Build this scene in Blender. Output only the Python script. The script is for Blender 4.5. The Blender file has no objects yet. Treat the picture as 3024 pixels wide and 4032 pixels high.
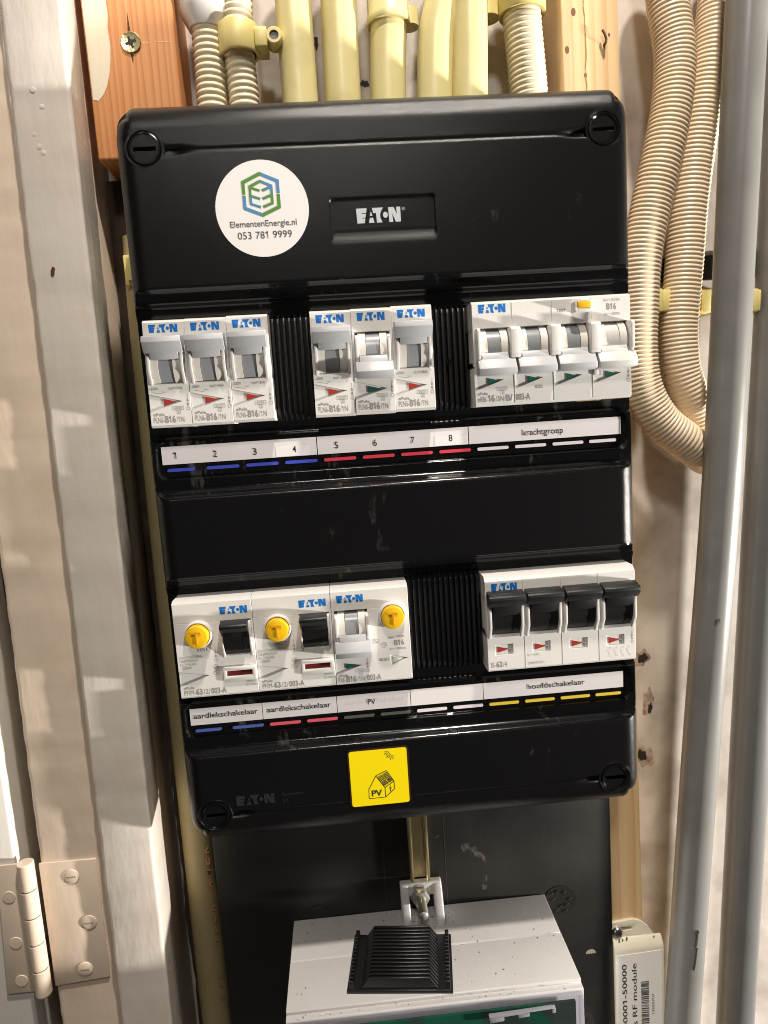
import bpy, bmesh, math, random
from mathutils import Matrix, Vector
from mathutils.geometry import tessellate_polygon
random.seed(7)
S = 0.001                       # everything below is written in millimetres
scene = bpy.context.scene
COL = scene.collection

# ------------------------------------------------------------------ camera
CAM = (-25.622, -302.163, 18.717)
R0 = (0.99568505, -0.06590487, -0.06532861)      # right
R1 = (-0.07346889, -0.12979198, -0.98881564)     # down
R2 = (0.05668864, 0.98934857, -0.13407389)       # forward
cam = bpy.data.cameras.new('camera'); camo = bpy.data.objects.new('camera', cam); COL.objects.link(camo)
camo.matrix_world = Matrix(((R0[0], -R1[0], -R2[0], CAM[0]*S), (R0[1], -R1[1], -R2[1], CAM[1]*S),
                            (R0[2], -R1[2], -R2[2], CAM[2]*S), (0, 0, 0, 1)))
cam.sensor_fit = 'VERTICAL'; cam.sensor_height = 36; cam.sensor_width = 27
cam.lens = 2699.8/4032*36
cam.clip_start = 0.01; cam.clip_end = 20
cam.dof.use_dof = True; cam.dof.focus_distance = 0.305; cam.dof.aperture_fstop = 20
scene.camera = camo

# ------------------------------------------------------------------ light
world = bpy.data.worlds.new('World'); scene.world = world; world.use_nodes = True
bg = world.node_tree.nodes['Background']; bg.inputs[0].default_value = (1.0, 0.90, 0.78, 1); bg.inputs[1].default_value = 0.055
def lamp(name, loc, energy, col, radius):
    l = bpy.data.lights.new(name, 'POINT'); l.energy = energy; l.color = col; l.shadow_soft_size = radius*S
    o = bpy.data.objects.new(name, l); o.location = [c*S for c in loc]; COL.objects.link(o); return o
lamp('work_lamp', (1300, -330, -320), 172, (1.0, 0.94, 0.86), 34)          # lamp to the right of the cupboard
lamp('ceiling_lamp', (170, -340, 1040), 58, (1.0, 0.91, 0.80), 30)         # lamp on the ceiling above
lamp('room_lamp', (-40, -780, 760), 15, (1.0, 0.93, 0.85), 70)             # room lamp behind the photographer
vs = scene.view_settings; vs.view_transform = 'Standard'; vs.look = 'None'; vs.exposure = 0.0; vs.gamma = 1.0
scene.render.engine = 'CYCLES'; scene.cycles.filter_width = 1.0

# ------------------------------------------------------------------ materials
MATS = {}
def mat(name, col, rough=0.45, metal=0.0, spec=0.5, noise=None, bump=None, trans=0.0, coat=0.0, sss=0.0):
    """noise=(scale, amount, colour2[, detail, low, high]); bump=(scale, strength, detail[, stretch])"""
    if name in MATS: return MATS[name]
    m = bpy.data.materials.new(name); m.use_nodes = True; nt = m.node_tree; b = nt.nodes['Principled BSDF']
    b.inputs['Base Color'].default_value = (*col, 1); b.inputs['Roughness'].default_value = rough
    b.inputs['Metallic'].default_value = metal; b.inputs['Specular IOR Level'].default_value = spec
    b.inputs['Transmission Weight'].default_value = trans; b.inputs['Coat Weight'].default_value = coat
    tc = nt.nodes.new('ShaderNodeTexCoord')
    if noise:
        n = nt.nodes.new('ShaderNodeTexNoise'); n.inputs['Scale'].default_value = noise[0]; n.inputs['Detail'].default_value = noise[3] if len(noise) > 3 else 5
        nt.links.new(tc.outputs['Object'], n.inputs['Vector'])
        r = nt.nodes.new('ShaderNodeValToRGB'); lo, hi = (noise[4], noise[5]) if len(noise) > 5 else (0.4, 0.75)
        r.color_ramp.elements[0].position = lo; r.color_ramp.elements[1].position = hi
        r.color_ramp.elements[0].color = (0, 0, 0, 1); r.color_ramp.elements[1].color = (noise[1],)*3+(1,)
        nt.links.new(n.outputs['Fac'], r.inputs['Fac'])
        mx = nt.nodes.new('ShaderNodeMix'); mx.data_type = 'RGBA'
        mx.inputs['A'].default_value = (*col, 1); mx.inputs['B'].default_value = (*noise[2], 1)
        nt.links.new(r.outputs['Color'], mx.inputs['Factor']); nt.links.new(mx.outputs['Result'], b.inputs['Base Color'])
        rm = nt.nodes.new('ShaderNodeMath'); rm.operation = 'MULTIPLY_ADD'; rm.inputs[1].default_value = 0.25; rm.inputs[2].default_value = rough
        nt.links.new(r.outputs['Color'], rm.inputs[0]); nt.links.new(rm.outputs[0], b.inputs['Roughness'])
    if bump:
        n2 = nt.nodes.new('ShaderNodeTexNoise'); n2.inputs['Scale'].default_value = bump[0]; n2.inputs['Detail'].default_value = bump[2]
        src = tc.outputs['Object']
        if len(bump) > 3:
            mp = nt.nodes.new('ShaderNodeMapping'); mp.inputs['Scale'].default_value = bump[3]; nt.links.new(src, mp.inputs['Vector']); src = mp.outputs[0]
        nt.links.new(src, n2.inputs['Vector'])
        bp = nt.nodes.new('ShaderNodeBump'); bp.inputs['Strength'].default_value = bump[1]; bp.inputs['Distance'].default_value = 0.001
        nt.links.new(n2.outputs['Fac'], bp.inputs['Height']); nt.links.new(bp.outputs[0], b.inputs['Normal'])
    MATS[name] = m; return m

def wood(name, c1, c2, c3, seed=0.0, ws=105):
    m = bpy.data.materials.new(name); m.use_nodes = True; nt = m.node_tree; b = nt.nodes['Principled BSDF']
    tc = nt.nodes.new('ShaderNodeTexCoord'); mp = nt.nodes.new('ShaderNodeMapping')
    mp.inputs['Location'].default_value = (seed, seed*0.7, seed*1.3); mp.inputs['Scale'].default_value = (1, 1, 0.055)
    nt.links.new(tc.outputs['Object'], mp.inputs['Vector'])
    w = nt.nodes.new('ShaderNodeTexWave'); w.wave_type = 'BANDS'; w.bands_direction = 'X'; w.wave_profile = 'SAW'; w.inputs['Scale'].default_value = ws
    w.inputs['Distortion'].default_value = 5.5; w.inputs['Detail'].default_value = 2.5; w.inputs['Detail Scale'].default_value = 1.2
    nt.links.new(mp.outputs[0], w.inputs['Vector'])
    n = nt.nodes.new('ShaderNodeTexNoise'); n.inputs['Scale'].default_value = 420; n.inputs['Detail'].default_value = 6
    mp2 = nt.nodes.new('ShaderNodeMapping'); mp2.inputs['Scale'].default_value = (1, 1, 0.05); nt.links.new(tc.outputs['Object'], mp2.inputs['Vector'])
    nt.links.new(mp2.outputs[0], n.inputs['Vector'])
    r = nt.nodes.new('ShaderNodeValToRGB'); r.color_ramp.elements[0].position = 0.35; r.color_ramp.elements[0].color = (*c1, 1)
    r.color_ramp.elements[1].position = 0.93; r.color_ramp.elements[1].color = (*c2, 1)
    nt.links.new(w.outputs['Fac'], r.inputs['Fac'])
    mx = nt.nodes.new('ShaderNodeMix'); mx.data_type = 'RGBA'; mx.inputs['B'].default_value = (*c3, 1)
    r2 = nt.nodes.new('ShaderNodeValToRGB'); r2.color_ramp.elements[0].position = 0.5; r2.color_ramp.elements[1].position = 0.8
    r2.color_ramp.elements[1].color = (0.55, 0.55, 0.55, 1)
    nt.links.new(n.outputs['Fac'], r2.inputs['Fac']); nt.links.new(r2.outputs['Color'], mx.inputs['Factor'])
    nt.links.new(r.outputs['Color'], mx.inputs['A']); nt.links.new(mx.outputs['Result'], b.inputs['Base Color'])
    b.inputs['Roughness'].default_value = 0.62
    bp = nt.nodes.new('ShaderNodeBump'); bp.inputs['Strength'].default_value = 0.35; bp.inputs['Distance'].default_value = 0.0006
    nt.links.new(n.outputs['Fac'], bp.inputs['Height']); nt.links.new(bp.outputs[0], b.inputs['Normal'])
    MATS[name] = m; return m

WHITE = mat('device_plastic', (0.72, 0.705, 0.68), 0.38, noise=(60, 0.25, (0.62, 0.60, 0.57)), bump=(2600, 0.10, 2))
WHITE2 = mat('pale_lever_plastic', (0.60, 0.60, 0.58), 0.4, bump=(2600, 0.1, 2))
CREAM = mat('inner_plastic', (0.70, 0.665, 0.61), 0.4)
GREYL = mat('grey_lever_plastic', (0.42, 0.43, 0.45), 0.36, noise=(500, 0.25, (0.45, 0.46, 0.47)), bump=(1500, 0.12, 3))
GREYD = mat('grey_barrel_plastic', (0.27, 0.28, 0.295), 0.25)
BLACKL = mat('black_lever_plastic', (0.012, 0.012, 0.013), 0.38, bump=(1800, 0.2, 2))
BLACKB = mat('black_barrel_plastic', (0.01, 0.01, 0.011), 0.3)
YELLOW = mat('yellow_button_plastic', (0.82, 0.47, 0.012), 0.33)
RED = mat('red_flag', (0.36, 0.030, 0.018), 0.4)
DKRED = mat('dark_red_flag', (0.16, 0.018, 0.014), 0.3)
GREEN = mat('green_flag', (0.004, 0.10, 0.072), 0.4)
BLUEP = mat('blue_print', (0.0, 0.145, 0.52), 0.5)
GREYP = mat('grey_print', (0.27, 0.26, 0.25), 0.6)
GREYPL = mat('faint_grey_print', (0.40, 0.39, 0.37), 0.6)
BLKP = mat('black_print', (0.018, 0.017, 0.016), 0.6)
SILV = mat('silver_print', (0.62, 0.64, 0.68), 0.3, metal=0.3)
GROOVE = mat('groove_grey', (0.34, 0.32, 0.30), 0.6)
PAPER = mat('label_paper', (0.75, 0.72, 0.72), 0.55, noise=(45, 0.3, (0.66, 0.62, 0.64)))
PAPER2 = mat('label_paper_overlay', (0.79, 0.77, 0.77), 0.5)
STICK = mat('sticker_paper', (0.76, 0.73, 0.72), 0.5, noise=(120, 0.2, (0.71, 0.68, 0.67)))

def black_textured(name, marks, lo=.60, hi=.80):
    m = mat(name, (0.0045, 0.0045, 0.005), 0.25, spec=0.34, bump=(2800, 0.19, 2))
    nt = m.node_tree; b = nt.nodes['Principled BSDF']; tc = [n for n in nt.nodes if n.type == 'TEX_COORD'][0]
    n = nt.nodes.new('ShaderNodeTexNoise'); n.inputs['Scale'].default_value = 26; n.inputs['Detail'].default_value = 9; n.inputs['Roughness'].default_value = 0.72
    nt.links.new(tc.outputs['Object'], n.inputs['Vector'])
    n3 = nt.nodes.new('ShaderNodeTexNoise'); n3.inputs['Scale'].default_value = 240; n3.inputs['Detail'].default_value = 6
    mp = nt.nodes.new('ShaderNodeMapping'); mp.inputs['Rotation'].default_value = (0, 0.5, 0); mp.inputs['Scale'].default_value = (1, 1, 0.2)
    nt.links.new(tc.outputs['Object'], mp.inputs['Vector']); nt.links.new(mp.outputs[0], n3.inputs['Vector'])
    r = nt.nodes.new('ShaderNodeValToRGB'); r.color_ramp.elements[0].position = lo; r.color_ramp.elements[1].position = hi
    nt.links.new(n.outputs['Fac'], r.inputs['Fac'])
    r3 = nt.nodes.new('ShaderNodeValToRGB'); r3.color_ramp.elements[0].position = 0.56; r3.color_ramp.elements[1].position = 0.74
    nt.links.new(n3.outputs['Fac'], r3.inputs['Fac'])
    mu = nt.nodes.new('ShaderNodeMath'); mu.operation = 'MULTIPLY'; nt.links.new(r.outputs['Color'], mu.inputs[0]); nt.links.new(r3.outputs['Color'], mu.inputs[1])
    mu2 = nt.nodes.new('ShaderNodeMath'); mu2.operation = 'MULTIPLY'; mu2.inputs[1].default_value = marks; nt.links.new(mu.outputs[0], mu2.inputs[0])
    mx = nt.nodes.new('ShaderNodeMix'); mx.data_type = 'RGBA'; mx.inputs['A'].default_value = (0.0045, 0.0045, 0.005, 1); mx.inputs['B'].default_value = (0.22, 0.20, 0.18, 1)
    nt.links.new(mu2.outputs[0], mx.inputs['Factor']); nt.links.new(mx.outputs['Result'], b.inputs['Base Color'])
    return m
BLACKT = black_textured('black_textured_plastic', 0.5)
BLACKG = black_textured('black_gloss_plastic', 1.0, .52, .74)
BLACKG.node_tree.nodes['Principled BSDF'].inputs['Roughness'].default_value = 0.13
for n in BLACKG.node_tree.nodes:
    if n.type == 'BUMP': n.inputs['Strength'].default_value = 0.03
BLACKR = mat('black_rib_plastic', (0.011, 0.011, 0.012), 0.33, bump=(900, 0.1, 2))
BOARD = mat('black_board', (0.009, 0.0085, 0.008), 0.36, noise=(14, 0.5, (0.022, 0.019, 0.016), 7, 0.4, 0.7), bump=(300, 0.06, 3))
DUSTM = mat('dust_smear', (0.085, 0.08, 0.075), 0.8, noise=(300, 0.8, (0.06, 0.055, 0.05)))
_n = DUSTM.node_tree; _nz = _n.nodes.new('ShaderNodeTexNoise'); _nz.inputs['Scale'].default_value = 260; _nz.inputs['Detail'].default_value = 6; _tc = _n.nodes.new('ShaderNodeTexCoord')
_n.links.new(_tc.outputs['Object'], _nz.inputs['Vector']); _rp = _n.nodes.new('ShaderNodeValToRGB'); _rp.color_ramp.elements[0].position = .42; _rp.color_ramp.elements[1].position = .62
_n.links.new(_nz.outputs['Fac'], _rp.inputs[0]); _n.links.new(_rp.outputs[0], _n.nodes['Principled BSDF'].inputs['Alpha'])
WALL = mat('painted_wall', (0.61, 0.56, 0.505), 0.5, noise=(30, 0.85, (0.33, 0.28, 0.235), 12, 0.45, 0.70), bump=(90, 0.35, 8))
FRAME = mat('cream_gloss_paint', (0.75, 0.62, 0.495), 0.30, noise=(34, 0.55, (0.56, 0.43, 0.31), 9, 0.46, 0.78), bump=(60, 0.7, 6, (1, 1, 0.3)))
FRAME2 = mat('grey_white_gloss_paint', (0.68, 0.62, 0.555), 0.27, noise=(30, 0.5, (0.54, 0.46, 0.37), 9, 0.46, 0.78), bump=(75, 0.7, 6, (1, 1, 0.25)))
DOORM = mat('white_door_paint', (0.70, 0.67, 0.61), 0.35, bump=(200, 0.25, 3, (1, 1, 0.1)))
PIPEY = mat('yellow_conduit', (0.76, 0.67, 0.33), 0.36, noise=(42, 0.75, (0.56, 0.46, 0.20), 10, 0.47, 0.76), bump=(60, 0.10, 4, (1, 1, 0.1)))
PIPEC = mat('shaded_cream_conduit', (0.36, 0.30, 0.155), 0.4, noise=(40, 0.5, (0.28, 0.22, 0.10), 6, 0.45, 0.75))  # base colour darkened to carry the shade of the gap beside the box
HOSE = mat('cream_corrugated_hose', (0.78, 0.69, 0.50), 0.38, noise=(30, 0.4, (0.62, 0.50, 0.30), 5, 0.45, 0.75))
HOSET = mat('tan_corrugated_hose', (0.80, 0.65, 0.465), 0.36, noise=(26, 0.5, (0.66, 0.50, 0.29), 7, 0.4, 0.75))
PIPEG = mat('grey_plastic_pipe', (0.20, 0.197, 0.187), 0.33, noise=(40, 0.55, (0.13, 0.125, 0.115), 9, 0.46, 0.74), bump=(140, 0.06, 4))
PIPEG2 = mat('dark_grey_plastic_pipe', (0.14, 0.142, 0.14), 0.34, noise=(40, 0.5, (0.09, 0.088, 0.08), 9, 0.46, 0.74), bump=(140, 0.06, 4))
CLIPY = mat('yellow_clip_plastic', (0.74, 0.62, 0.24), 0.4)
BULB = mat('white_conduit_plastic', (0.70, 0.68, 0.65), 0.28)
BRASS = mat('zinc_yellow_metal', (0.62, 0.52, 0.30), 0.28, metal=1.0, bump=(300, 0.1, 3, (1, 1, 0.1)))
ZINC = mat('dull_zinc', (0.50, 0.48, 0.43), 0.42, metal=0.8, noise=(300, 0.5, (0.30, 0.27, 0.22)))
STEEL = mat('bright_steel', (0.7, 0.7, 0.7), 0.2, metal=1.0)
METER = mat('meter_plastic', (0.535, 0.525, 0.52), 0.42, noise=(35, 0.4, (0.45, 0.43, 0.41), 8, 0.45, 0.75), bump=(1500, 0.12, 2))
PCB = mat('green_circuit_board', (0.012, 0.115, 0.062), 0.42, noise=(70, 0.9, (0.03, 0.045, 0.03), 3, 0.45, 0.58))
GLASS = mat('clear_cover', (0.93, 0.93, 0.95), 0.04, trans=1.0)
_g = GLASS.node_tree; _t = _g.nodes.new('ShaderNodeBsdfTransparent'); _t.inputs[0].default_value = (.90, .90, .93, 1); _gl = _g.nodes.new('ShaderNodeBsdfGlossy'); _gl.inputs['Roughness'].default_value = .06
_fr = _g.nodes.new('ShaderNodeFresnel'); _fr.inputs[0].default_value = 1.45; _mx = _g.nodes.new('ShaderNodeMixShader')
_mx.inputs[0].default_value = 0.04; _g.links.new(_t.outputs[0], _mx.inputs[1]); _g.links.new(_gl.outputs[0], _mx.inputs[2]); _g.links.new(_mx.outputs[0], _g.nodes['Material Output'].inputs['Surface'])
RFM = mat('ivory_module_plastic', (0.70, 0.65, 0.52), 0.4, noise=(50, 0.3, (0.62, 0.55, 0.42)))
RFLAB = mat('white_module_label', (0.82, 0.80, 0.76), 0.45)
DARK = mat('dark_recess', (0.015, 0.013, 0.011), 0.7)
BROWN = mat('brown_chipped_plaster', (0.40, 0.31, 0.245), 0.85, noise=(300, 0.8, (0.03, 0.02, 0.015)))
SIGNY = mat('sign_yellow', (0.90, 0.72, 0.0), 0.4, noise=(60, 0.15, (0.86, 0.66, 0.0)))
WOODL = wood('orange_pine', (0.68, 0.31, 0.12), (0.56, 0.215, 0.07), (0.73, 0.38, 0.17), 0.03, 95)
WOODR = wood('pale_pine', (0.79, 0.56, 0.30), (0.71, 0.44, 0.20), (0.81, 0.62, 0.37), 1.9, 50)
PAINTW = mat('white_paint_smear', (0.72, 0.66, 0.52), 0.5, noise=(120, 0.4, (0.66, 0.55, 0.38)), bump=(300, 0.3, 4, (1, 1, 0.15)))
REDP = mat('faded_red_print', (0.42, 0.13, 0.07), 0.6)

# ------------------------------------------------------------------ mesh helpers (mm)
class MB:
    def __init__(s): s.v = []; s.f = []; s.m = []; s.k = 0
    def add(s, vs, fs, mi=0):
        o = len(s.v); s.v += [tuple(p) for p in vs]; s.f += [tuple(i+o for i in f) for f in fs]; s.m += [mi]*len(fs); return s
    def box(s, x0, x1, y0, y1, z0, z1, mi=0):
        v = [(x, y, z) for x in (x0, x1) for y in (y0, y1) for z in (z0, z1)]
        return s.add(v, [(0, 1, 3, 2), (4, 6, 7, 5), (0, 4, 5, 1), (2, 3, 7, 6), (0, 2, 6, 4), (1, 5, 7, 3)], mi)
    def prismx(s, prof, x0, x1, mi=0):                 # prof: (y,z) polygon extruded along x
        n = len(prof); v = [(x0, y, z) for y, z in prof]+[(x1, y, z) for y, z in prof]
        f = [(i, (i+1) % n, n+(i+1) % n, n+i) for i in range(n)]
        t = tessellate_polygon([[Vector((y, z, 0)) for y, z in prof]])
        f += [tuple(a) for a in t]+[tuple(n+i for i in a) for a in t]
        return s.add(v, f, mi)
    def plate(s, outer, y0, y1, holes=(), mi=0):       # outer: (x,z) polygon, thickness y0..y1
        loops = [outer]+list(holes); pts = [p for l in loops for p in l]; n = len(pts)
        v = [(x, y0, z) for x, z in pts]+[(x, y1, z) for x, z in pts]; f = []; o = 0
        for l in loops:
            k = len(l)
            for i in range(k): f.append((o+i, o+(i+1) % k, n+o+(i+1) % k, n+o+i))
            o += k
        t = tessellate_polygon([[Vector((x, z, 0)) for x, z in l] for l in loops])
        f += [tuple(a) for a in t]+[tuple(n+i for i in a) for a in t]
        return s.add(v, f, mi)
    def flat(s, poly, y, mi=0):
        s.k += 1; y = y-.0012*(s.k % 24)
        t = tessellate_polygon([[Vector((x, z, 0)) for x, z in poly]])
        return s.add([(x, y, z) for x, z in poly], [tuple(a) for a in t], mi)
    def line(s, p, q, w, y, mi=0):                     # flat printed stroke
        s.k += 1; y = y-.0012*(s.k % 24)
        dx, dz = q[0]-p[0], q[1]-p[1]; L = math.hypot(dx, dz) or 1; nx, nz = -dz/L*w/2, dx/L*w/2
        return s.add([(p[0]+nx, y, p[1]+nz), (q[0]+nx, y, q[1]+nz), (q[0]-nx, y, q[1]-nz), (p[0]-nx, y, p[1]-nz)], [(0, 1, 2, 3)], mi)
    def cyl(s, c, axis, r, h, seg=32, r2=None, mi=0):  # axis 'x','y','z'; from c along +axis by h
        r2 = r if r2 is None else r2; v = []
        for k, rr in ((0, r), (h, r2)):
            for i in range(seg):
                a = 2*math.pi*i/seg; p, q = rr*math.cos(a), rr*math.sin(a)
                v.append({'x': (c[0]+k, c[1]+p, c[2]+q), 'y': (c[0]+p, c[1]+k, c[2]+q), 'z': (c[0]+p, c[1]+q, c[2]+k)}[axis])
        f = [(i, (i+1) % seg, seg+(i+1) % seg, seg+i) for i in range(seg)]+[tuple(range(seg)), tuple(range(seg, 2*seg))]
        return s.add(v, f, mi)
    def lathe(s, c, axis, prof, seg=32, mi=0):         # prof: (r, h) list
        v = []; n = len(prof)
        for r, h in prof:
            for i in range(seg):
                a = 2*math.pi*i/seg; p, q = r*math.cos(a), r*math.sin(a)
                v.append({'x': (c[0]+h, c[1]+p, c[2]+q), 'y': (c[0]+p, c[1]+h, c[2]+q), 'z': (c[0]+p, c[1]+q, c[2]+h)}[axis])
        f = [(j*seg+i, j*seg+(i+1) % seg, (j+1)*seg+(i+1) % seg, (j+1)*seg+i) for j in range(n-1) for i in range(seg)]
        return s.add(v, f, mi)
    def build(s, name, mats, parent=None, bevel=0, seg=2, ang=35, smooth=True):
        if not isinstance(mats, (list, tuple)): mats = [mats]
        me = bpy.data.meshes.new(name); me.from_pydata([(x*S, y*S, z*S) for x, y, z in s.v], [], s.f)
        bm = bmesh.new(); bm.from_mesh(me)
        for f, mi in zip(bm.faces, s.m): f.material_index = mi; f.smooth = smooth
        bmesh.ops.remove_doubles(bm, verts=bm.verts, dist=1e-7)
        bmesh.ops.recalc_face_normals(bm, faces=bm.faces)
        if bevel:
            bmesh.ops.dissolve_limit(bm, angle_limit=0.01, verts=bm.verts, edges=bm.edges, delimit={'MATERIAL'})
            es = [e for e in bm.edges if len(e.link_faces) == 2 and e.calc_face_angle(0) > math.radians(30)]
            for f in bm.faces: f.smooth = False
            rb = bmesh.ops.bevel(bm, geom=es, offset=bevel*S, segments=seg, profile=0.5, affect='EDGES', clamp_overlap=True)
            for f in bm.faces: f.smooth = False
            for f in rb['faces']: f.smooth = smooth
        bm.to_mesh(me); bm.free()
        for m in mats: me.materials.append(m)
        if smooth: me.set_sharp_from_angle(angle=math.radians(ang))
        o = bpy.data.objects.new(name, me); COL.objects.link(o)
        if parent: o.parent = parent
        return o
def thing(name, label, cat, loc=(0, 0, 0), group=None, rot=(0, 0, 0)):
    o = bpy.data.objects.new(name, None); o.empty_display_size = 0.01; o.location = [c*S for c in loc]; o.rotation_euler = rot
    COL.objects.link(o); o['label'] = label; o['category'] = cat
    if group: o['group'] = group
    return o
def tag(o, label, cat, group=None):
    o['label'] = label; o['category'] = cat
    if group: o['group'] = group
    return o
def structure(o): o['kind'] = 'structure'; return o
def copy_tree(o, parent=None):
    c = o.copy(); COL.objects.link(c); c.parent = parent
    for ch in list(o.children): copy_tree(ch, c)
    return c
def rrect(x0, x1, z0, z1, r, n=5):
    p = []
    for cx, cz, a0 in ((x1-r, z1-r, 0), (x0+r, z1-r, 90), (x0+r, z0+r, 180), (x1-r, z0+r, 270)):
        for i in range(n+1):
            a = math.radians(a0+90*i/n); p.append((cx+r*math.cos(a), cz+r*math.sin(a)))
    return p
def circle(cx, cz, r, n=40): return [(cx+r*math.cos(2*math.pi*i/n), cz+r*math.sin(2*math.pi*i/n)) for i in range(n)]

# --- lettering
_glyph = {}
def text_mesh(txt, bold):
    k = (txt, bold)
    if k in _glyph: return _glyph[k]
    cu = bpy.data.curves.new('lettering', 'FONT'); cu.body = txt; cu.size = 1; cu.offset = bold; cu.resolution_u = 3
    ob = bpy.data.objects.new('lettering', cu); me = bpy.data.meshes.new_from_object(ob)
    v = [(a.co.x, a.co.y) for a in me.vertices]; f = [tuple(p.vertices) for p in me.polygons]
    bpy.data.objects.remove(ob); bpy.data.curves.remove(cu); bpy.data.meshes.remove(me)
    _glyph[k] = (v, f); return v, f
_raw = text_mesh
CAPH = max(p[1] for p in _raw('H', 0)[0])
def _maxx(t): return max(p[0] for p in _raw(t, 0)[0])
_one = {}
def text_mesh(txt, bold):
    """built-in face, but with a flagged figure one"""
    if '1' not in txt: return _raw(txt, bold)
    if (txt, bold) in _one: return _one[(txt, bold)]
    V_, F_ = [], []; hx = _maxx('H')
    for i, ch in enumerate(txt):
        if ch == ' ': continue
        x = _maxx(txt[:i]+'H')-hx if i else 0.0
        if ch == '1':
            c = .5*(_maxx('0H')-hx); w = .042+bold; h = .69*CAPH/.7
            v = [(x+c+w+.02, 0), (x+c+w+.02, CAPH+bold), (x+c-w+.03, CAPH+bold), (x+c-.17-w, CAPH*.80), (x+c-.15-w*.3, CAPH*.80-2.0*w), (x+c-w+.02, CAPH*.88-1.2*w), (x+c-w+.02, 0)]
            f = [tuple(t) for t in tessellate_polygon([[Vector((p, q, 0)) for p, q in v]])]
        else: v, f = _raw(ch, bold); v = [(p+x, q) for p, q in v]
        o = len(V_); V_ += v; F_ += [tuple(k+o for k in t) for t in f]
    _one[(txt, bold)] = (V_, F_); return V_, F_

def T(mb, txt, x0, x1, zb, h, y=-0.07, bold=0.0, mi=0, rot=False):
    """lettering with cap height h on baseline zb, stretched from x0 to x1 (rot: runs upwards, x0..x1 are then z)"""
    v, f = text_mesh(txt, bold); xs = [p[0] for p in v]; a, b = min(xs), max(xs); sx = (x1-x0)/(b-a); sz = h/CAPH
    if rot: mb.add([(zb-q*sz, y, x0+(p-a)*sx) for p, q in v], f, mi)
    else: mb.add([(x0+(p-a)*sx, y, zb+q*sz) for p, q in v], f, mi)
def eaton(mb, x0, w, zb, y=-0.07, mi=0, h=None):
    """the maker's word mark: solid letters with cut-in slits and a dot"""
    h = h or w/3.2
    X = lambda u: x0+(u-465)/675*w
    Zt = lambda t: zb+h*(1-t)
    P = lambda pts: mb.flat([(X(u), Zt(t)) for u, t in pts], y, mi)
    P([(465, 0), (628, 0), (614, .32), (545, .32), (545, .37), (611, .37), (600, .63), (548, .63), (548, .68), (597, .68), (587, 1), (472, 1)])
    P([(688, .22), (709, .52), (668, .52)]); P([(668, .66), (716, .66), (735, 1), (648, 1)])
    arc = [(858+20*math.sin(0)-45*math.sin(math.pi*i/8), i/8) for i in range(9)]
    P([(708, 0), (878, 0)]+[(878-20*t-42*math.sin(math.pi*min(1, t*1.02)), t) for _, t in arc[1:]]+[(772, 1), (765, .35), (722, .35)])
    mb.flat([(X(908)+w*.055*math.cos(a), Zt(.5)+h*.205*math.sin(a)) for a in [2*math.pi*i/20 for i in range(20)]], y, mi)
    P([(955, 0), (1040, 0), (1085, .52), (1077, 0), (1140, 0), (1140, 1), (1062, 1), (1012, .42), (1022, 1), (962, 1)])

# ------------------------------------------------------------------ setting: wall
m = MB(); nx, nz = 60, 90
m.box(-420, 420, 85, 110, -520, 420)
wall = structure(m.build('wall', WALL))
def wall_hole(x, z, r, sx=.8, sz=1.0, deep=.45, dx=0, dz=0):
    mb = MB(); n = 26; ring = []; ph = random.uniform(0, 6)
    for i in range(n):
        a = 2*math.pi*i/n; k = r*(1+.22*math.sin(2*a+ph)+.16*math.sin(5*a+2*ph)+.04*random.uniform(-1, 1)); ring.append((x+k*math.cos(a)*sx, z+k*math.sin(a)*sz))
    v = [(p, 84.98, q) for p, q in ring]+[(x+(p-x)*.8+dx*.3, 84.86, z+(q-z)*.8+dz*.3) for p, q in ring]+[(x+(p-x)*deep+dx, 84.9, z+(q-z)*deep+dz) for p, q in ring]
    mb.add(v, [(i, (i+1) % n, n+(i+1) % n, n+i) for i in range(n)]+[(n+i, n+(i+1) % n, 2*n+(i+1) % n, 2*n+i) for i in range(n)])
    mb.build('plaster_chip', BROWN if r > 4 else WALL, wall)
    mb = MB(); mb.plate([(x+(p-x)*deep+dx, z+(q-z)*deep+dz) for p, q in ring], 84.8, 84.95); mb.build('drill_hole', DARK, wall)
for a in ((1.3, 193.9, 2.3, 1, 1, .85), (-22.6, 214.5, 2.6, .6, 1.3, .8), (145.5, -134, 5.2, .9, 1.1, .55, 1, 0), (149.5, -162, 5.4, .55, 1.7, .4, 1.2, -4), (146.5, -197, 6.6, .8, 1.2, .5, -1.5, 1), (128, 118, 1.6, 1.5, .7, .6)): wall_hole(*a)
# dark horizontal joint in the wall on the right
m = MB(); m.box(120, 330, 82, 84.9, 84, 97); m.build('dark_joint', DARK, wall)

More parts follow.
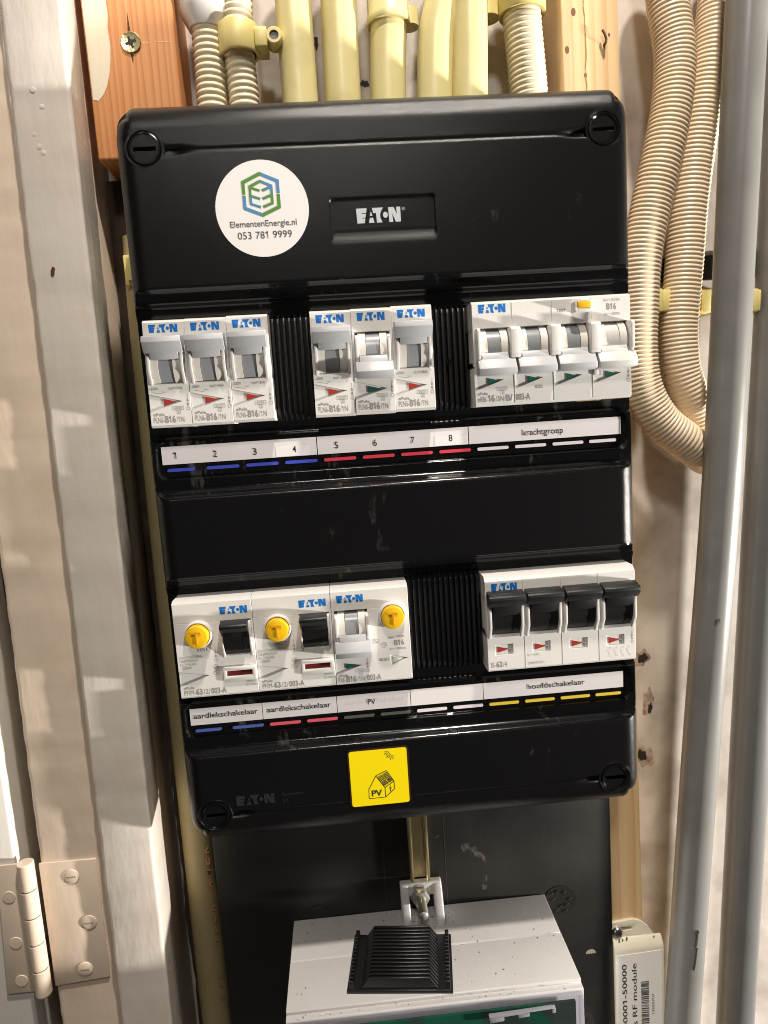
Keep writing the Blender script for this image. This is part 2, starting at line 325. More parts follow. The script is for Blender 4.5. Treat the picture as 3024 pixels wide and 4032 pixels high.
# ------------------------------------------------------------------ door frame, door, hinge
def wobbly(poly, z0, z1, r, amp, step=5.0, seed=1):
    rd = random.Random(seed); pts = []
    n = len(poly)
    for i in range(n):
        p, a, b = Vector(poly[i]), Vector(poly[i-1]), Vector(poly[(i+1) % n]); u = (a-p).normalized(); w = (b-p).normalized()
        for k in range(4):
            t = k/3; c0, c1, c2 = p+u*r, p, p+w*r; pts.append(c0*(1-t)**2+c1*2*t*(1-t)+c2*t*t)
    ph = [(rd.uniform(0, 6.28), rd.uniform(.02, .5), rd.uniform(.3, 1)) for _ in range(10)]; cx = sum(p.x for p in pts)/len(pts); cy = sum(p.y for p in pts)/len(pts)
    m = MB(); N = len(pts); nz_ = int((z1-z0)/step)
    for j in range(nz_+1):
        z = z0+(z1-z0)*j/nz_
        for k, p in enumerate(pts):
            q = sum(a3*math.sin(a1+a2*z+(k//4)*1.7) for a1, a2, a3 in ph)/4*amp+rd.uniform(-1, 1)*amp*.22
            d = Vector((p.x-cx, p.y-cy)).normalized(); m.v.append((p.x+d.x*q, p.y+d.y*q, z))
    for j in range(nz_):
        for k in range(N): m.f.append((j*N+k, j*N+(k+1) % N, (j+1)*N+(k+1) % N, (j+1)*N+k)); m.m.append(0)
    return m
fr = thing('door_frame', 'cream painted door frame with a pale stop strip left of the fuse box', 'door frame', (0, 0, 50), rot=(0, 0.0095, 0))
wobbly([(-188, 25), (-156, 25), (-156, 84.5), (-188, 84.5)], -520, 330, 2.4, .45, 5, 3).build('jamb', FRAME, fr, ang=50)
wobbly([(-155.8, 20), (-130.3, 20), (-134.2, 51.5), (-155.8, 51.5)], -520, 330, 1.9, .42, 4, 8).build('stop_strip', FRAME2, fr, ang=50)
m = MB(); m.box(-155.8, -136.5, 51.7, 84.5, -520, 330); m.build('rear_lining', FRAME, fr, bevel=0.8)
chip = MB(); chip.plate([(-147.2, 41.5), (-146.2, 43.2), (-145.2, 42.6), (-145.6, 40.6), (-146.0, 39.2), (-147.4, 39.4)], 19.75, 20.05); chip.build('paint_chip', mat('red_brown_chip', (0.10, 0.022, 0.014), 0.6), fr)
# paint blisters on the stop strip
bl = MB()
for x, z, r in ((-146, 116, 1.6), (-143, 109, 1.1), (-147.5, 98, 1.3), (-146, 93, 1.5), (-144.6, 90.4, 1.2), (-147, 87, 0.8), (-142, 84, .7), (-145, 52, 1.0), (-139, 60, .7), (-142, 20, .8), (-136, -5, .8), (-147, -60, 1.0), (-149, 130, .9), (-140, 128, .7)):
    bl.lathe((x, 20.1, z), 'y', [(r*math.cos(a), -r*.12*math.sin(a)) for a in [math.pi/2*i/4 for i in range(5)]], 14)
bl.build('paint_blister', FRAME2, fr)
m = MB(); m.box(-203, -189, 50, 84.4, -520, 330); m.build('gap_shade_board', mat('gap_shade', (0.02, 0.016, 0.013), .8), fr, bevel=.5)  # added dark board stands in for the unlit depth behind the door gap
hg = thing('door_hinge', 'cream painted five knuckle hinge at lower left on the door frame', 'hinge', (0, 0, 0))
lf = MB(); lf.plate([(-190.8, -257), (-163.2, -255), (-162.4, -189.3), (-190.4, -188.8)], 23.9, 25.1); leaf = lf.build('leaf', FRAME, hg, bevel=0.5)
for x, z in ((-175.2, -197.3), (-169.6, -223.2), (-174.6, -248.8)):
    c = MB(); c.lathe((x, 23.95, z), 'y', [(3.9, 0), (3.7, -.45), (2.9, -.7), (0.01, -.75)], 28)
    sh = c.build('screw_head', FRAME, leaf)
    c = MB(); c.box(x-2.2, x+2.2, 23.1, 23.2, z-.3, z+.3); c.build('screw_slot', mat('paint_filled_slot', (.30, .25, .19), .7), sh)
for i in range(5):
    k = MB(); z1 = -184.5-i*14.4; k.lathe((-194.3, 19.5, z1-14.0), 'z', [(0.01, 0), (3.5, 0), (3.9, .4), (3.9, 13.6), (3.5, 14.0), (0.01, 14.0)], 24)
    kn = k.build('knuckle', FRAME, hg)
    k = MB(); k.cyl((-194.3, 19.5, z1-14.35), 'z', 3.72, .3, 24); k.build('joint_gap', BROWN, kn)
lf = MB(); lf.plate([(-213, -256), (-198.4, -256), (-198.4, -186), (-209, -186)], 20.9, 22.2); lf.build('door_leaf', FRAME, hg, bevel=0.4)
for z in (-203, -228, -249):
    c = MB(); c.lathe((-205, 21, z), 'y', [(3.2, 0), (3.0, -.5), (0.01, -.6)], 20); c.build('screw_head', FRAME, hg)
m = MB(); m.box(-300, -201.0, 22.4, 62, -520, 330)
tag(m.build('door', DOORM, bevel=0.8), 'white painted door edge beyond the hinge, bottom left corner', 'door')

# ------------------------------------------------------------------ pipes and hoses
def catmull(pts, n=24):
    out = []; P = [Vector(p) for p in pts]; P = [P[0]*2-P[1]]+P+[P[-1]*2-P[-2]]
    for i in range(1, len(P)-2):
        for k in range(n):
            t = k/n; a, b, c, d = P[i-1:i+3]
            out.append(0.5*((2*b)+(-a+c)*t+(2*a-5*b+4*c-d)*t*t+(-a+3*b-3*c+d)*t**3))
    out.append(P[-2]); return out
def resample(path, step):
    L = [0]
    for a, b in zip(path, path[1:]): L.append(L[-1]+(b-a).length)
    n = max(2, int(L[-1]/step)); out = []; j = 0
    for i in range(n+1):
        d = L[-1]*i/n
        while j < len(L)-2 and L[j+1] < d: j += 1
        t = (d-L[j])/max(1e-9, L[j+1]-L[j]); out.append(path[j].lerp(path[j+1], t))
    return out, L[-1]/n
def tube(pts, rfun, step, seg=32, cap=True):
    path, st = resample(catmull(pts), step); mb = MB(); v = []; nrm = None
    for i, p in enumerate(path):
        t = (path[min(i+1, len(path)-1)]-path[max(i-1, 0)]).normalized()
        if nrm is None: nrm = t.orthogonal().normalized()
        nrm = (nrm-t*nrm.dot(t)).normalized(); bn = t.cross(nrm); r = rfun(i*st)
        for k in range(seg):
            a = 2*math.pi*k/seg; v.append(p+nrm*(r*math.cos(a))+bn*(r*math.sin(a)))
    f = [(i*seg+k, i*seg+(k+1) % seg, (i+1)*seg+(k+1) % seg, (i+1)*seg+k) for i in range(len(path)-1) for k in range(seg)]
    if cap: f += [tuple(range(seg)), tuple(range((len(path)-1)*seg, len(path)*seg))]
    mb.add(v, f); return mb
def pipe(name, pts, r, material, label, cat='pipe', group=None, step=6):
    o = tube(pts, lambda s: r, step).build(name, material, ang=60); return tag(o, label, cat, group)
def ribs(R, a, p):
    def f(s):
        t = (s % p)/p; c = math.cos(2*math.pi*t); return R-a+a*2*(max(0, 0.5+0.5*c))**0.5
    return f
def hose(name, pts, R, a, p, material, label, group=None):
    o = tube(pts, ribs(R-a, a, p), p/8, 30).build(name, material, ang=80); return tag(o, label, 'hose', group)
GY = 'yellow conduits entering the top of the fuse box'
pipe('conduit_pipe', [(-32.6, 62, 147.4), (-32.6, 62, 200), (-32.4, 62, 260)], 8.8, PIPEY, 'straight yellow conduit right beside the clamped ribbed hose', group=GY)
pipe('conduit_pipe', [(-11.9, 62, 147.4), (-11, 62, 200), (-9.5, 62, 260)], 8.8, PIPEY, 'second straight yellow conduit from the left, behind a small wall hole', group=GY)
p5 = thing('conduit_pipe', 'yellow conduit with a wide socket collar at its top', 'pipe', (10, 62, 147.4), GY)
tube([(0, 0, 0), (1.5, 0, 40), (3.4, 0, 62)], lambda s: 8.9, 6).build('tube', PIPEY, p5, ang=60)
m = MB(); m.lathe((3.4, 0, 62), 'z', [(8.0, 0), (10.4, 0), (10.6, .6), (10.6, 3.4), (10.2, 4), (10.2, 40)], 40); m.build('socket_collar', PIPEY, p5)
m = MB(); m.lathe((14, 3, 62.5), 'z', [(0.01, 0), (4.6, 0), (4.6, 8), (0.01, 8)], 28); m.build('collar_lug', PIPEY, p5)
pipe('conduit_pipe', [(32.3, 61, 147.4), (34.3, 61, 180), (36.4, 61, 204), (40.5, 62, 220), (46, 64, 260)], 8.9, PIPEY, 'yellow conduit that bends to the right near the top edge', group=GY)
pipe('conduit_pipe', [(50, 60, 147.4), (52.3, 60, 190), (55.2, 60, 260)], 8.9, PIPEY, 'rightmost yellow conduit, touching the bent one', group=GY)
pipe('conduit_pipe', [(-124.2, 70, -420), (-123.5, 70, -150), (-121.3, 70, 60), (-119.5, 70, 118)], 8.4, PIPEC, 'shade-darkened cream conduit with faded red print running down left of the box', group='cream conduit in the gap')
m = MB()
for i, ch in enumerate('16 KEMA-KEUR  PVC  0 11'):
    if ch != ' ': T(m, ch, -196-i*7.2, -192-i*7.2, -116.5, 3.4, y=63.4, rot=True, bold=0.01)
# red lettering follows the conduit
pr_ = m.build('conduit_print', REDP, bpy.data.objects['conduit_pipe.004'])
# ribbed hoses above the box
h1 = hose('ribbed_hose', [(-75.6, 60, 147.4), (-75.4, 60, 175), (-74.8, 60, 205), (-75.0, 60, 250)], 7.5, 0.42, 2.9, HOSE, 'leftmost cream ribbed hose, below the white plastic adapter', 'ribbed hoses entering the top of the box')
hose('ribbed_hose', [(-59.5, 60, 147.4), (-59.8, 60, 178), (-60.2, 60, 205), (-57.5, 60, 250)], 7.5, 0.42, 2.9, HOSE, 'cream ribbed hose held by the yellow clamp', 'ribbed hoses entering the top of the box')
hose('ribbed_hose', [(82.6, 60, 147.4), (81.2, 60, 180), (79.2, 60, 212), (78, 60, 250)], 9.4, 0.40, 2.55, HOSE, 'cream ribbed hose beside the pale pine beam', 'ribbed hoses entering the top of the box')
m = MB(); m.lathe((-75, 60, 208.5), 'z', [(7.2, 0), (8.2, .3), (9.0, 2), (11.2, 6), (12, 9), (12, 30)], 36)
ad = m.build('hose_adapter', BULB); tag(ad, 'white plastic adapter bulb on the leftmost ribbed hose', 'adapter')
cl = thing('hose_clamp', 'yellow plastic saddle clamp round the second ribbed hose', 'clamp', (-59.8, 58, 196))
m = MB(); m.lathe((0, 0, 0), 'z', [(7.9, 0.2), (9.3, 0), (9.7, .8), (9.7, 12.4), (9.3, 13.2), (7.9, 13)], 40); m.build('collar', CLIPY, cl, ang=50)
m = MB(); m.prismx([(-7, 1), (7, 1), (7, 11), (-5, 11), (-7, 9)], 8, 14); m.build('ear', CLIPY, cl, bevel=1.0)
m = MB(); m.lathe((17.3, -6.5, 6), 'y', [(3.9, 9), (3.9, 0.4), (3.4, 0), (2.2, 0), (2.2, 1.5)], 28); m.build('screw_boss', CLIPY, cl)
m = MB(); m.cyl((17.3, -5.6, 6), 'y', 2.15, 1.5, 24); m.build('clamp_screw', mat('grey_screw', (0.13, 0.13, 0.135), 0.5), cl)
cp = MB(); cp.lathe((79.4, 60, 211), 'z', [(9.6, 0.3), (11.2, 0), (11.6, .8), (11.6, 30)], 40)
cp.lathe((63, 64, 212), 'z', [(0.01, 0), (6, 0), (6, 10), (0.01, 10)], 28)
tag(cp.build('hose_coupler', CLIPY), 'yellow coupler ring on top of the ribbed hose beside the pine beam', 'coupler')
# big hoses on the right
GA = 'tan hoses looping on the right'
hose('ribbed_hose', [(150, 62, 250), (153.6, 60, 213), (155.8, 58, 190), (153.2, 56, 166.6), (147.7, 55, 142.8), (141.5, 55, 118.6), (136.2, 55, 94), (134, 55, 68.7), (133.2, 55, 42.9), (136, 55, 24.5), (144.8, 55, 8.5), (158.6, 56, -3.2), (170.7, 62, -11), (178, 70, -14)], 10.1, 0.29, 2.15, HOSET, 'left tan ribbed hose curving down behind the grey pipe', GA)
hose('ribbed_hose', [(186, 66, 250), (180.5, 63, 212.6), (177, 62, 189.4), (172.4, 62, 165.9), (168, 62, 142), (164.5, 62, 117.6), (162.3, 62, 92.7), (160.5, 62, 73.7), (159, 62, 54.5), (160.3, 62, 34.8), (166, 63, 19.9), (172, 67, 8.9), (178, 72, 2)], 9.7, 0.28, 2.15, HOSET, 'right tan ribbed hose next to the grey pipe', GA)
GP = 'grey pipes at the right edge'
pipe('grey_pipe', [(190, 42, 300), (183.5, 42, 205), (172.6, 43, -12), (159.8, 44, -181), (148.8, 45, -345), (144, 45, -420)], 9.6, PIPEG, 'light grey plastic pipe crossing in front of the tan hoses', group=GP, step=12)
pipe('grey_pipe', [(220, 62, 300), (214, 62, 100), (208.5, 62, -14), (199.5, 62, -190), (191.4, 62, -362), (189, 62, -420)], 10.6, PIPEG2, 'dark grey plastic pipe at the right picture edge', group=GP, step=12)
gp = bpy.data.objects['grey_pipe']
def pipe_mark(c, w, h, rot, material=None):
    m = MB(); pts = [(-w/2, -h*.4), (w*.1, -h/2), (w/2, -h*.2), (w*.45, h/2), (-w*.2, h*.4)]
    ca, sa = math.cos(rot), math.sin(rot); m.plate([(c[0]+x*ca-z*sa, c[2]+x*sa+z*ca) for x, z in pts], c[1], c[1]+1.2); m.build('scuff_mark', material or DARK, gp)
pipe_mark((164.3, 33.4, -96.8), 2.6, .9, 0.05)
pipe_mark((152.6, 34.6, -281.5), 1.2, 9.0, -.1); pipe_mark((152.0, 34.6, -293), .9, 14, -.12); pipe_mark((153.0, 34.5, -276.5), 2.6, 1.6, .6)
# clips holding them
GC = 'yellow pipe clips in a row on the right'
def clip(x, z, lab, y=64):
    c = thing('pipe_clip', lab, 'clip', (x, y, z), GC)
    m = MB(); m.box(-5.2, 5.2, -2, 18, -5.6, 5.6); m.build('block', CLIPY, c, bevel=0.6)
    m = MB(); m.box(-6.8, -1.2, -9, -2.2, -5.9, 5.9); m.build('jaw', CLIPY, c, bevel=0.8)
    m = MB(); m.box(-0.4, 5.8, -6.5, -2.2, -5.4, 5.6); m.build('jaw', CLIPY, c, bevel=0.8)
clip(148.5, 70.5, 'yellow clip between the two tan hoses')
clip(176.3, 69, 'yellow clip between the right tan hose and the grey pipe', 66)
clip(201.5, 68, 'yellow clip between the two grey pipes', 66)
clip(123.5, 76, 'yellow clip half hidden behind the right side of the fuse box', 64)
pipe('thin_cable', [(197, 78, 60), (198.5, 77, 30), (196, 77, 8), (188, 79, 4), (182, 80, 8)], 1.5, mat('white_cable', (0.62, 0.57, 0.5), 0.45), 'thin white cable loop behind the grey pipes', 'cable')
lc = MB(); lc.box(-126.5, -112, 60.5, 84, 93.2, 108); lc.box(-124.5, -114, 57.5, 60.4, 95, 106)
tag(lc.build('pipe_clip', CLIPY, bevel=0.6), 'small yellow clip on the cream conduit left of the fuse box', 'clip')

# ------------------------------------------------------------------ timber
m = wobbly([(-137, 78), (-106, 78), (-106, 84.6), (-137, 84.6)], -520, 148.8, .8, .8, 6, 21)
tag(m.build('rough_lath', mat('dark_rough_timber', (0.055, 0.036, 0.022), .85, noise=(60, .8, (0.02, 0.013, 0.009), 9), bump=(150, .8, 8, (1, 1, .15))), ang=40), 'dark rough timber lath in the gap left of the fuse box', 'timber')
wl = thing('timber_block', 'orange pine block with a screw and white paint smear, upper left', 'timber', (-130.5, 52, 149.5))
m = MB(); m.box(0, 41.7, 0, 32.8, 0, 140); m.build('block', WOODL, wl, bevel=1.2, seg=3)
edge = [(0.1, 25.5), (3.4, 26.4), (6.0, 29), (8.2, 33), (9.8, 38), (10.9, 44), (11.6, 50), (11.2, 58), (12.0, 64), (11.6, 72), (12.3, 84), (12.9, 100), (13.5, 139), (0.1, 139)]
m = MB(); m.plate([(0.9, 27)]+edge[1:-1]+[(0.9, 139)], -0.12, 0.3); m.build('paint_smear', PAINTW, wl)
sc = thing('tmp', 'x', 'x'); bpy.data.objects.remove(sc)
m = MB(); m.lathe((21.2, 0, 51.3), 'y', [(4.7, 1.0), (4.7, -.55), (4.4, -.8), (2.6, -.55), (0.01, -.5)], 32); s1 = m.build('wood_screw', mat('yellow_zinc_screw', (0.70, 0.62, 0.36), 0.28, metal=1.0, bump=(900, .2, 3)), wl)
m = MB()
for a in (20, 110): 
    ca, sa = math.cos(math.radians(a)), math.sin(math.radians(a))
    m.line((21.2-2.5*ca, 51.3-2.5*sa), (21.2+2.5*ca, 51.3+2.5*sa), 1.1, -0.72)
m.flat(circle(21.2, 51.3, 1.25, 14), -0.74); m.build('cross_slot', DARK, s1)
m = MB(); m.plate([(20.2, 56), (20.9, 65), (21.5, 56)], -0.05, .3); m.plate([(20.4, 46.6), (21.2, 42), (21.9, 46.4)], -0.05, .3); m.build('splinter_crack', mat('crack', (.07, .03, .012), .8), wl)
m = MB(); x = 26.5
while x < 39.5: m.plate([(x, 51.0), (x+1.1, 51.05), (x+1.05, 51.4), (x, 51.35)], -0.06, .2); x += 1.75
m.build('scribed_mark', mat('scribe', (.78, .55, .28), .7), wl)
wr = thing('timber_beam', 'pale pine beam with a bent nail right of the conduits', 'timber', (103.8, 54.3, -420), rot=(0, -.0105, 0))
m = MB(); m.box(0, 28.4, 0, 30.4, 0, 740); m.build('beam', WOODR, wr, bevel=1.0, seg=2)
m = tube([(20.8, 1, 613.5), (21.0, -2.5, 613.8), (20.3, -3, 616.5), (19.2, -2.6, 619)], lambda s: 0.62, .8, 10); m.build('bent_nail', mat('rusty_nail', (.13, .085, .05), .6, metal=.4), wr)
for x, z, r in ((6, 629, 1.3), (2.2, 612, 1.2), (11, 600, .8), (23.5, 618, .6)):
    m = MB(); m.plate([(x+r*math.cos(a)*.9, z+r*1.5*math.sin(a)) for a in [2*math.pi*i/14 for i in range(14)]], -0.04, .2); m.build('knot', mat('knot', (.20, .085, .03), .7), wr)
m = MB(); z = 575; pts = []
while z < 700: pts.append((11.2+random.uniform(-.5, .5), z)); z += 4
for p, q in zip(pts, pts[1:]): m.line(p, q, random.uniform(.25, .7), -0.05)
m.build('resin_crack', mat('resin', (.36, .17, .055), .5), wr)

# ------------------------------------------------------------------ black mounting board, rail, module
bd = thing('mounting_board', 'black plastic mounting board below the fuse box', 'board', (0, 50, -420))
m = MB(); m.box(-110.8, 110.8, 0, 4.1, 0, 253); m.build('panel', BOARD, bd, bevel=0.5)
m = MB(); m.cyl((80.5, -0.25, 160.5), 'y', 9.2, .6, 40); kd = m.build('knock_out', BOARD, bd)
m = MB()
for x, z in ((75.5, 165.2), (79, 166.2), (82.8, 165.4), (76.4, 161.5), (86, 161), (81, 157), (84.2, 157.6), (83.5, 153.8), (78.4, 154.5)): m.lathe((x, -0.3, z), 'y', [(1.0, 0), (.8, -.6), (0.01, -.8)], 10)
m.build('dimple', BOARD, kd)
m = MB(); m.cyl((-57, -0.25, 165), 'y', 8.0, .6, 40); m.build('knock_out', BOARD, bd)
m = MB(); m.plate([(106, 122.8), (103.3, 119.4), (100.2, 119.2)], -0.1, .2) ; 
m = MB(); m.plate([(97.5+3*math.cos(math.pi*i/10), 124.6+2.7*math.sin(math.pi*i/10)) for i in range(11)], -0.12, .2); m.build('pale_notch', mat('notch', (.22, .20, .15), .7), bd)
def smear(pts, n='dust_smear'):
    m = MB(); m.plate(pts, -0.08, .1); m.build(n, DUSTM, bd)
smear([(24.5, 200), (28, 202.4), (30.2, 201.6), (29.6, 198.4), (33, 199.4), (34.5, 196), (38.5, 193), (38.8, 188.5), (36.2, 188), (35.2, 191.4), (31, 194), (27, 195.5), (25.3, 198)])
smear([(35.8, 181.5), (39.2, 181.2), (39.0, 172), (35.9, 172)])
smear([(11, 207), (13.5, 208), (14, 206.8), (11.5, 206)])
m = MB(); m.box(-18.6, -18.3, -0.12, .2, 165, 250); m.box(15.9, 16.2, -0.12, .2, 165, 250); m.build('moulded_line', mat('board_line', (.04, .038, .036), .5), bd)
rl = thing('hanging_rail', 'brass coloured channel rail hanging between fuse box and meter', 'rail', (1.0, 44.5, -256))
m = MB(); m.prismx([(0, 21), (5.3, 21), (5.3, 82), (0, 82)], -5.5, -3.4); m.build('rail_flange', BRASS, rl, bevel=.35)
m = MB(); m.prismx([(0, 21), (5.3, 21), (5.3, 82), (0, 82)], 3.4, 5.5); m.build('rail_flange', BRASS, rl, bevel=.35)
m = MB(); m.box(-3.3, 3.3, 3.9, 5.2, 21, 82); m.build('rail_web', BRASS, rl)

# RF module at lower right
rf = thing('radio_module', 'ivory radio module box with a white printed label, lower right corner', 'module', (108.4, 52.2, -407.1)); rf.scale = (.965, .965, .965)
outl = [(2.75, 0), (33.5, 0), (33.0, 112), (31.4, 117), (25.5, 127), (21, 131.2), (16, 133), (2.75, 131.9)]
m = MB(); m.plate(outl, 0.2, 2.1, holes=[rrect(8.0, 15.5, 126.2, 128.6, 1.15, 4)]); m.build('flange', RFM, rf, bevel=.6)
m = MB(); m.prismx([(-4.5, 0), (0.15, 0), (0.15, 122.5), (-1, 121.5), (-3.8, 118.5), (-4.5, 116)], 2.8, 33.0); m.build('housing', RFM, rf, bevel=1.2, seg=3)
m = MB(); m.plate([(3.2, 0.5), (31.4, 0.5), (31.2, 115.0), (3.2, 114.0)], -4.75, -4.4); lb = m.build('module_label', RFLAB, rf)
m = MB(); yy = -4.85
T(m, '434500001-50000', 67-19, 67+41, 9.4, 2.7, yy, .012, rot=True); T(m, 'M-bus RF module', 67-18, 67+41, 15.5, 2.8, yy, .008, rot=True)
random.seed(3); z = 60.
while z < 95.5:
    w = random.choice((.25, .25, .5, .5, .75)); m.flat([(18.2, z), (23.0, z+.0), (23.0, z+w), (18.2, z+w)], yy); z += w+random.choice((.25, .3, .5, .7))
T(m, '13225757', 72, 86.5, 26.2, 1.35, yy, 0.0, rot=True)
m.build('label_print', BLKP, lb)
m = MB(); m.lathe((6.2, 0.2, 126.3), 'y', [(3.3, 0), (3.2, -.9), (2.4, -1.9), (0.01, -2.4)], 28); ms = m.build('module_screw', STEEL, rf)
m = MB(); m.line((5.0, 125.2), (7.4, 127.4), .7, -2.35); m.line((7.2, 125.0), (5.2, 127.5), .7, -2.35); m.build('cross_slot', DARK, ms)
random.seed(11); m = MB()
for i in range(60):
    x = random.uniform(4, 28); z = 117.5+random.gauss(1.6, 1.3); r = random.uniform(.15, .5); m.box(x-r, x+r, -1.6-r+ (119-z)*1.0*0, -1.2, z-r, z+r)
d = m.build('dust_crumbs', mat('brown_dust', (.20, .13, .08), .9), rf); d['kind'] = 'stuff'

# ------------------------------------------------------------------ the distribution box
box = thing('fuse_box', 'black two row consumer unit with rounded cover mounted on the wall', 'fuse box')
X1, ZT, ZB = 110.7, 155.6, -177.0
Yb, Yf = 5.0, 13.2
ROWS = [(21.2, 66.6, 79.2, -10.3), (-101.0, -55.5, -46.8, -132.2)]     # device bottom, top, upper lip, lower lip
def sm(a, b, t):
    t = max(0, min(1, (t-a)/(b-a))); return t*t*(3-2*t)
def lerpn(tab, z):
    for (z0, y0), (z1, y1) in zip(tab, tab[1:]):
        if z0 >= z >= z1: return y0+(y1-y0)*(z0-z)/(z0-z1)
    return None
PROF = []
for zb, zt, lu, ll in ROWS:
    a = lu-zt
    PROF.append([(lu+1.2, Yb), (lu+.5, Yb+.12), (lu, Yb+.5), (lu-.35, Yb+2.8), (lu-.9, Yb+3.4), (lu-a*.42, Yb+4.2), (lu-a*.47, Yb+6.2), (lu-a*.52, Yb+6.7), (lu-a*.85, Yf-.5), (lu-a*.92, Yf), (zb-4.5, Yf), (zb-5.3, Yf-.3), (zb-6, 10.2), (zb-6.4, 9.6), (zb-23.6, 9.4), (zb-24.5, 9.6), (zb-27, 9.9), (zb-28.2, 9.7), (zb-29.6, 8.3), (ll+.6, 6.0), (ll, 5.3), (ll-.5, Yb+.05), (ll-1.2, Yb)])
def sdf_rr(x, z, cx, cz, hx, hz, r):
    dx, dz = abs(x-cx)-hx+r, abs(z-cz)-hz+r
    return math.hypot(max(dx, 0), max(dz, 0))+min(max(dx, dz), 0)-r
SCREWS = [(-97.4, 136.0), (97.3, 136.2), (96.2, -161.8), (-97.0, -161.5)]
def height(x, z):
    y = Yb; gloss = False
    for t, (zb, zt, lu, ll) in zip(PROF, ROWS):
        p = lerpn(t, z)
        if p is not None and p > y: y = p; gloss = p > Yb+.3
        # label window
        s = sdf_rr(x, z, 0, (zb-6.9+zb-23.0)/2, 107.2, (23.0-6.9)/2, 4.0)
        if s < .3: y = max(y, 11.0+.0 if s < -.25 else 9.6+1.4*sm(.3, -.25, s)); gloss = True
    # groove lines between the screws
    for g, sg in ((134.9, 1), (-161.9, -1)):
        e = abs(x)
        w = 1.0 if e < 78 else 1.0+.9*sm(78, 84, e)
        dep = .55 if e < 78 else .55+1.5*sm(78, 86, e)
        if e < 92:
            q = abs(z-g)
            y = max(y, Yb+dep*sm(w, w*.45, q))
        if (z-g)*sg > 0: y = max(y, Yb+.25*sm(0, .8, (z-g)*sg))
    # maker's plate
    s = sdf_rr(x, z, 0, 105.95, 22.6, 6.95, 2.0)
    if s < .25: y = max(y, Yb+.9*sm(.25, -.2, s))
    if abs(x) < 23.5 and 94 < z < 99.2: y = max(y, Yb+.95*sm(94, 99, z)*sm(23.5, 21.5, abs(x)))
    # outer bevel
    ex = max(0, (abs(x)-101.5)/(X1-101.5)); ez = max(0, (z-141.0)/(ZT-141.0)) if z > 0 else max(0, (-163.8-z)/(-163.8-ZB))
    d = min(1, math.hypot(ex, ez)) if (ex > 0 and ez > 0) else max(ex, ez)
    if d > 0:
        yy = Yb+10.8*(1-math.sqrt(max(0, 1-min(1, d)**2.2)))
        if yy > y: y = yy
    for sx, sz in SCREWS:
        r = math.hypot(x-sx, z-sz)
        if r < 8.0: y = max(y, 7.6) if r < 7.3 else y
    return y, gloss
xs = []
def rng(a, b, st):
    n = max(1, round((b-a)/st)); return [a+(b-a)*i/n for i in range(n)]
xs = rng(-X1, -86, .55)+rng(-86, -24, 3.1)+rng(-24, -20, .4)+rng(-20, 20, 4)+rng(20, 24, .4)+rng(24, 86, 3.1)+rng(86, X1, .55)+[X1]
zsx = sorted(set([round(v, 3) for v in rng(ZB, ZT, .62)]+[ZT]))
cuts = []
for zb, zt, lu, ll in ROWS:
    for c in (zb-.35, zt+.35):
        i = min(range(len(zsx)), key=lambda k: abs(zsx[k]-c)); zsx[i] = c; cuts.append(c)
HX = 106.4
for sgn in (-1, 1):
    i = min(range(len(xs)), key=lambda k: abs(xs[k]-sgn*HX)); xs[i] = sgn*HX
V = []; G = []; nxs, nzs = len(xs), len(zsx); CR = 9.0
for z in zsx:
    for x in xs:
        y, g = height(x, z); px, pz = x, z
        # rounded outline of the cover
        cx, cz = X1-CR, (ZT-CR if z > 0 else ZB+CR); ax = abs(x)-cx; az = (z-cz) if z > 0 else (cz-z)
        if ax > 0 and az > 0:
            k = max(ax, az)/math.hypot(ax, az)
            px = math.copysign(cx+ax*k, x); pz = cz+(az*k if z > 0 else -az*k)
            dd = max(ax, az)/CR
            y = max(y, Yb+10.8*(1-math.sqrt(max(0, 1-min(1, max(0, (dd*CR+ (X1-101.5)-CR)/(X1-101.5)))**2.2)))) if dd > .02 else y
            for sx, sz in SCREWS:
                if math.hypot(px-sx, pz-sz) < 7.3: y = max(y, 7.6)
        V.append((px, y, pz)); G.append(g)
F = []; FM = []
for j in range(nzs-1):
    for i in range(nxs-1):
        xc, zc = (xs[i]+xs[i+1])/2, (zsx[j]+zsx[j+1])/2
        if abs(xc) < HX and any(zb-.35 < zc < zt+.35 for zb, zt, _, _ in ROWS): continue
        q = (j*nxs+i, j*nxs+i+1, (j+1)*nxs+i+1, (j+1)*nxs+i); F.append(q); FM.append(1 if sum(G[k] for k in q) >= 2 else 0)
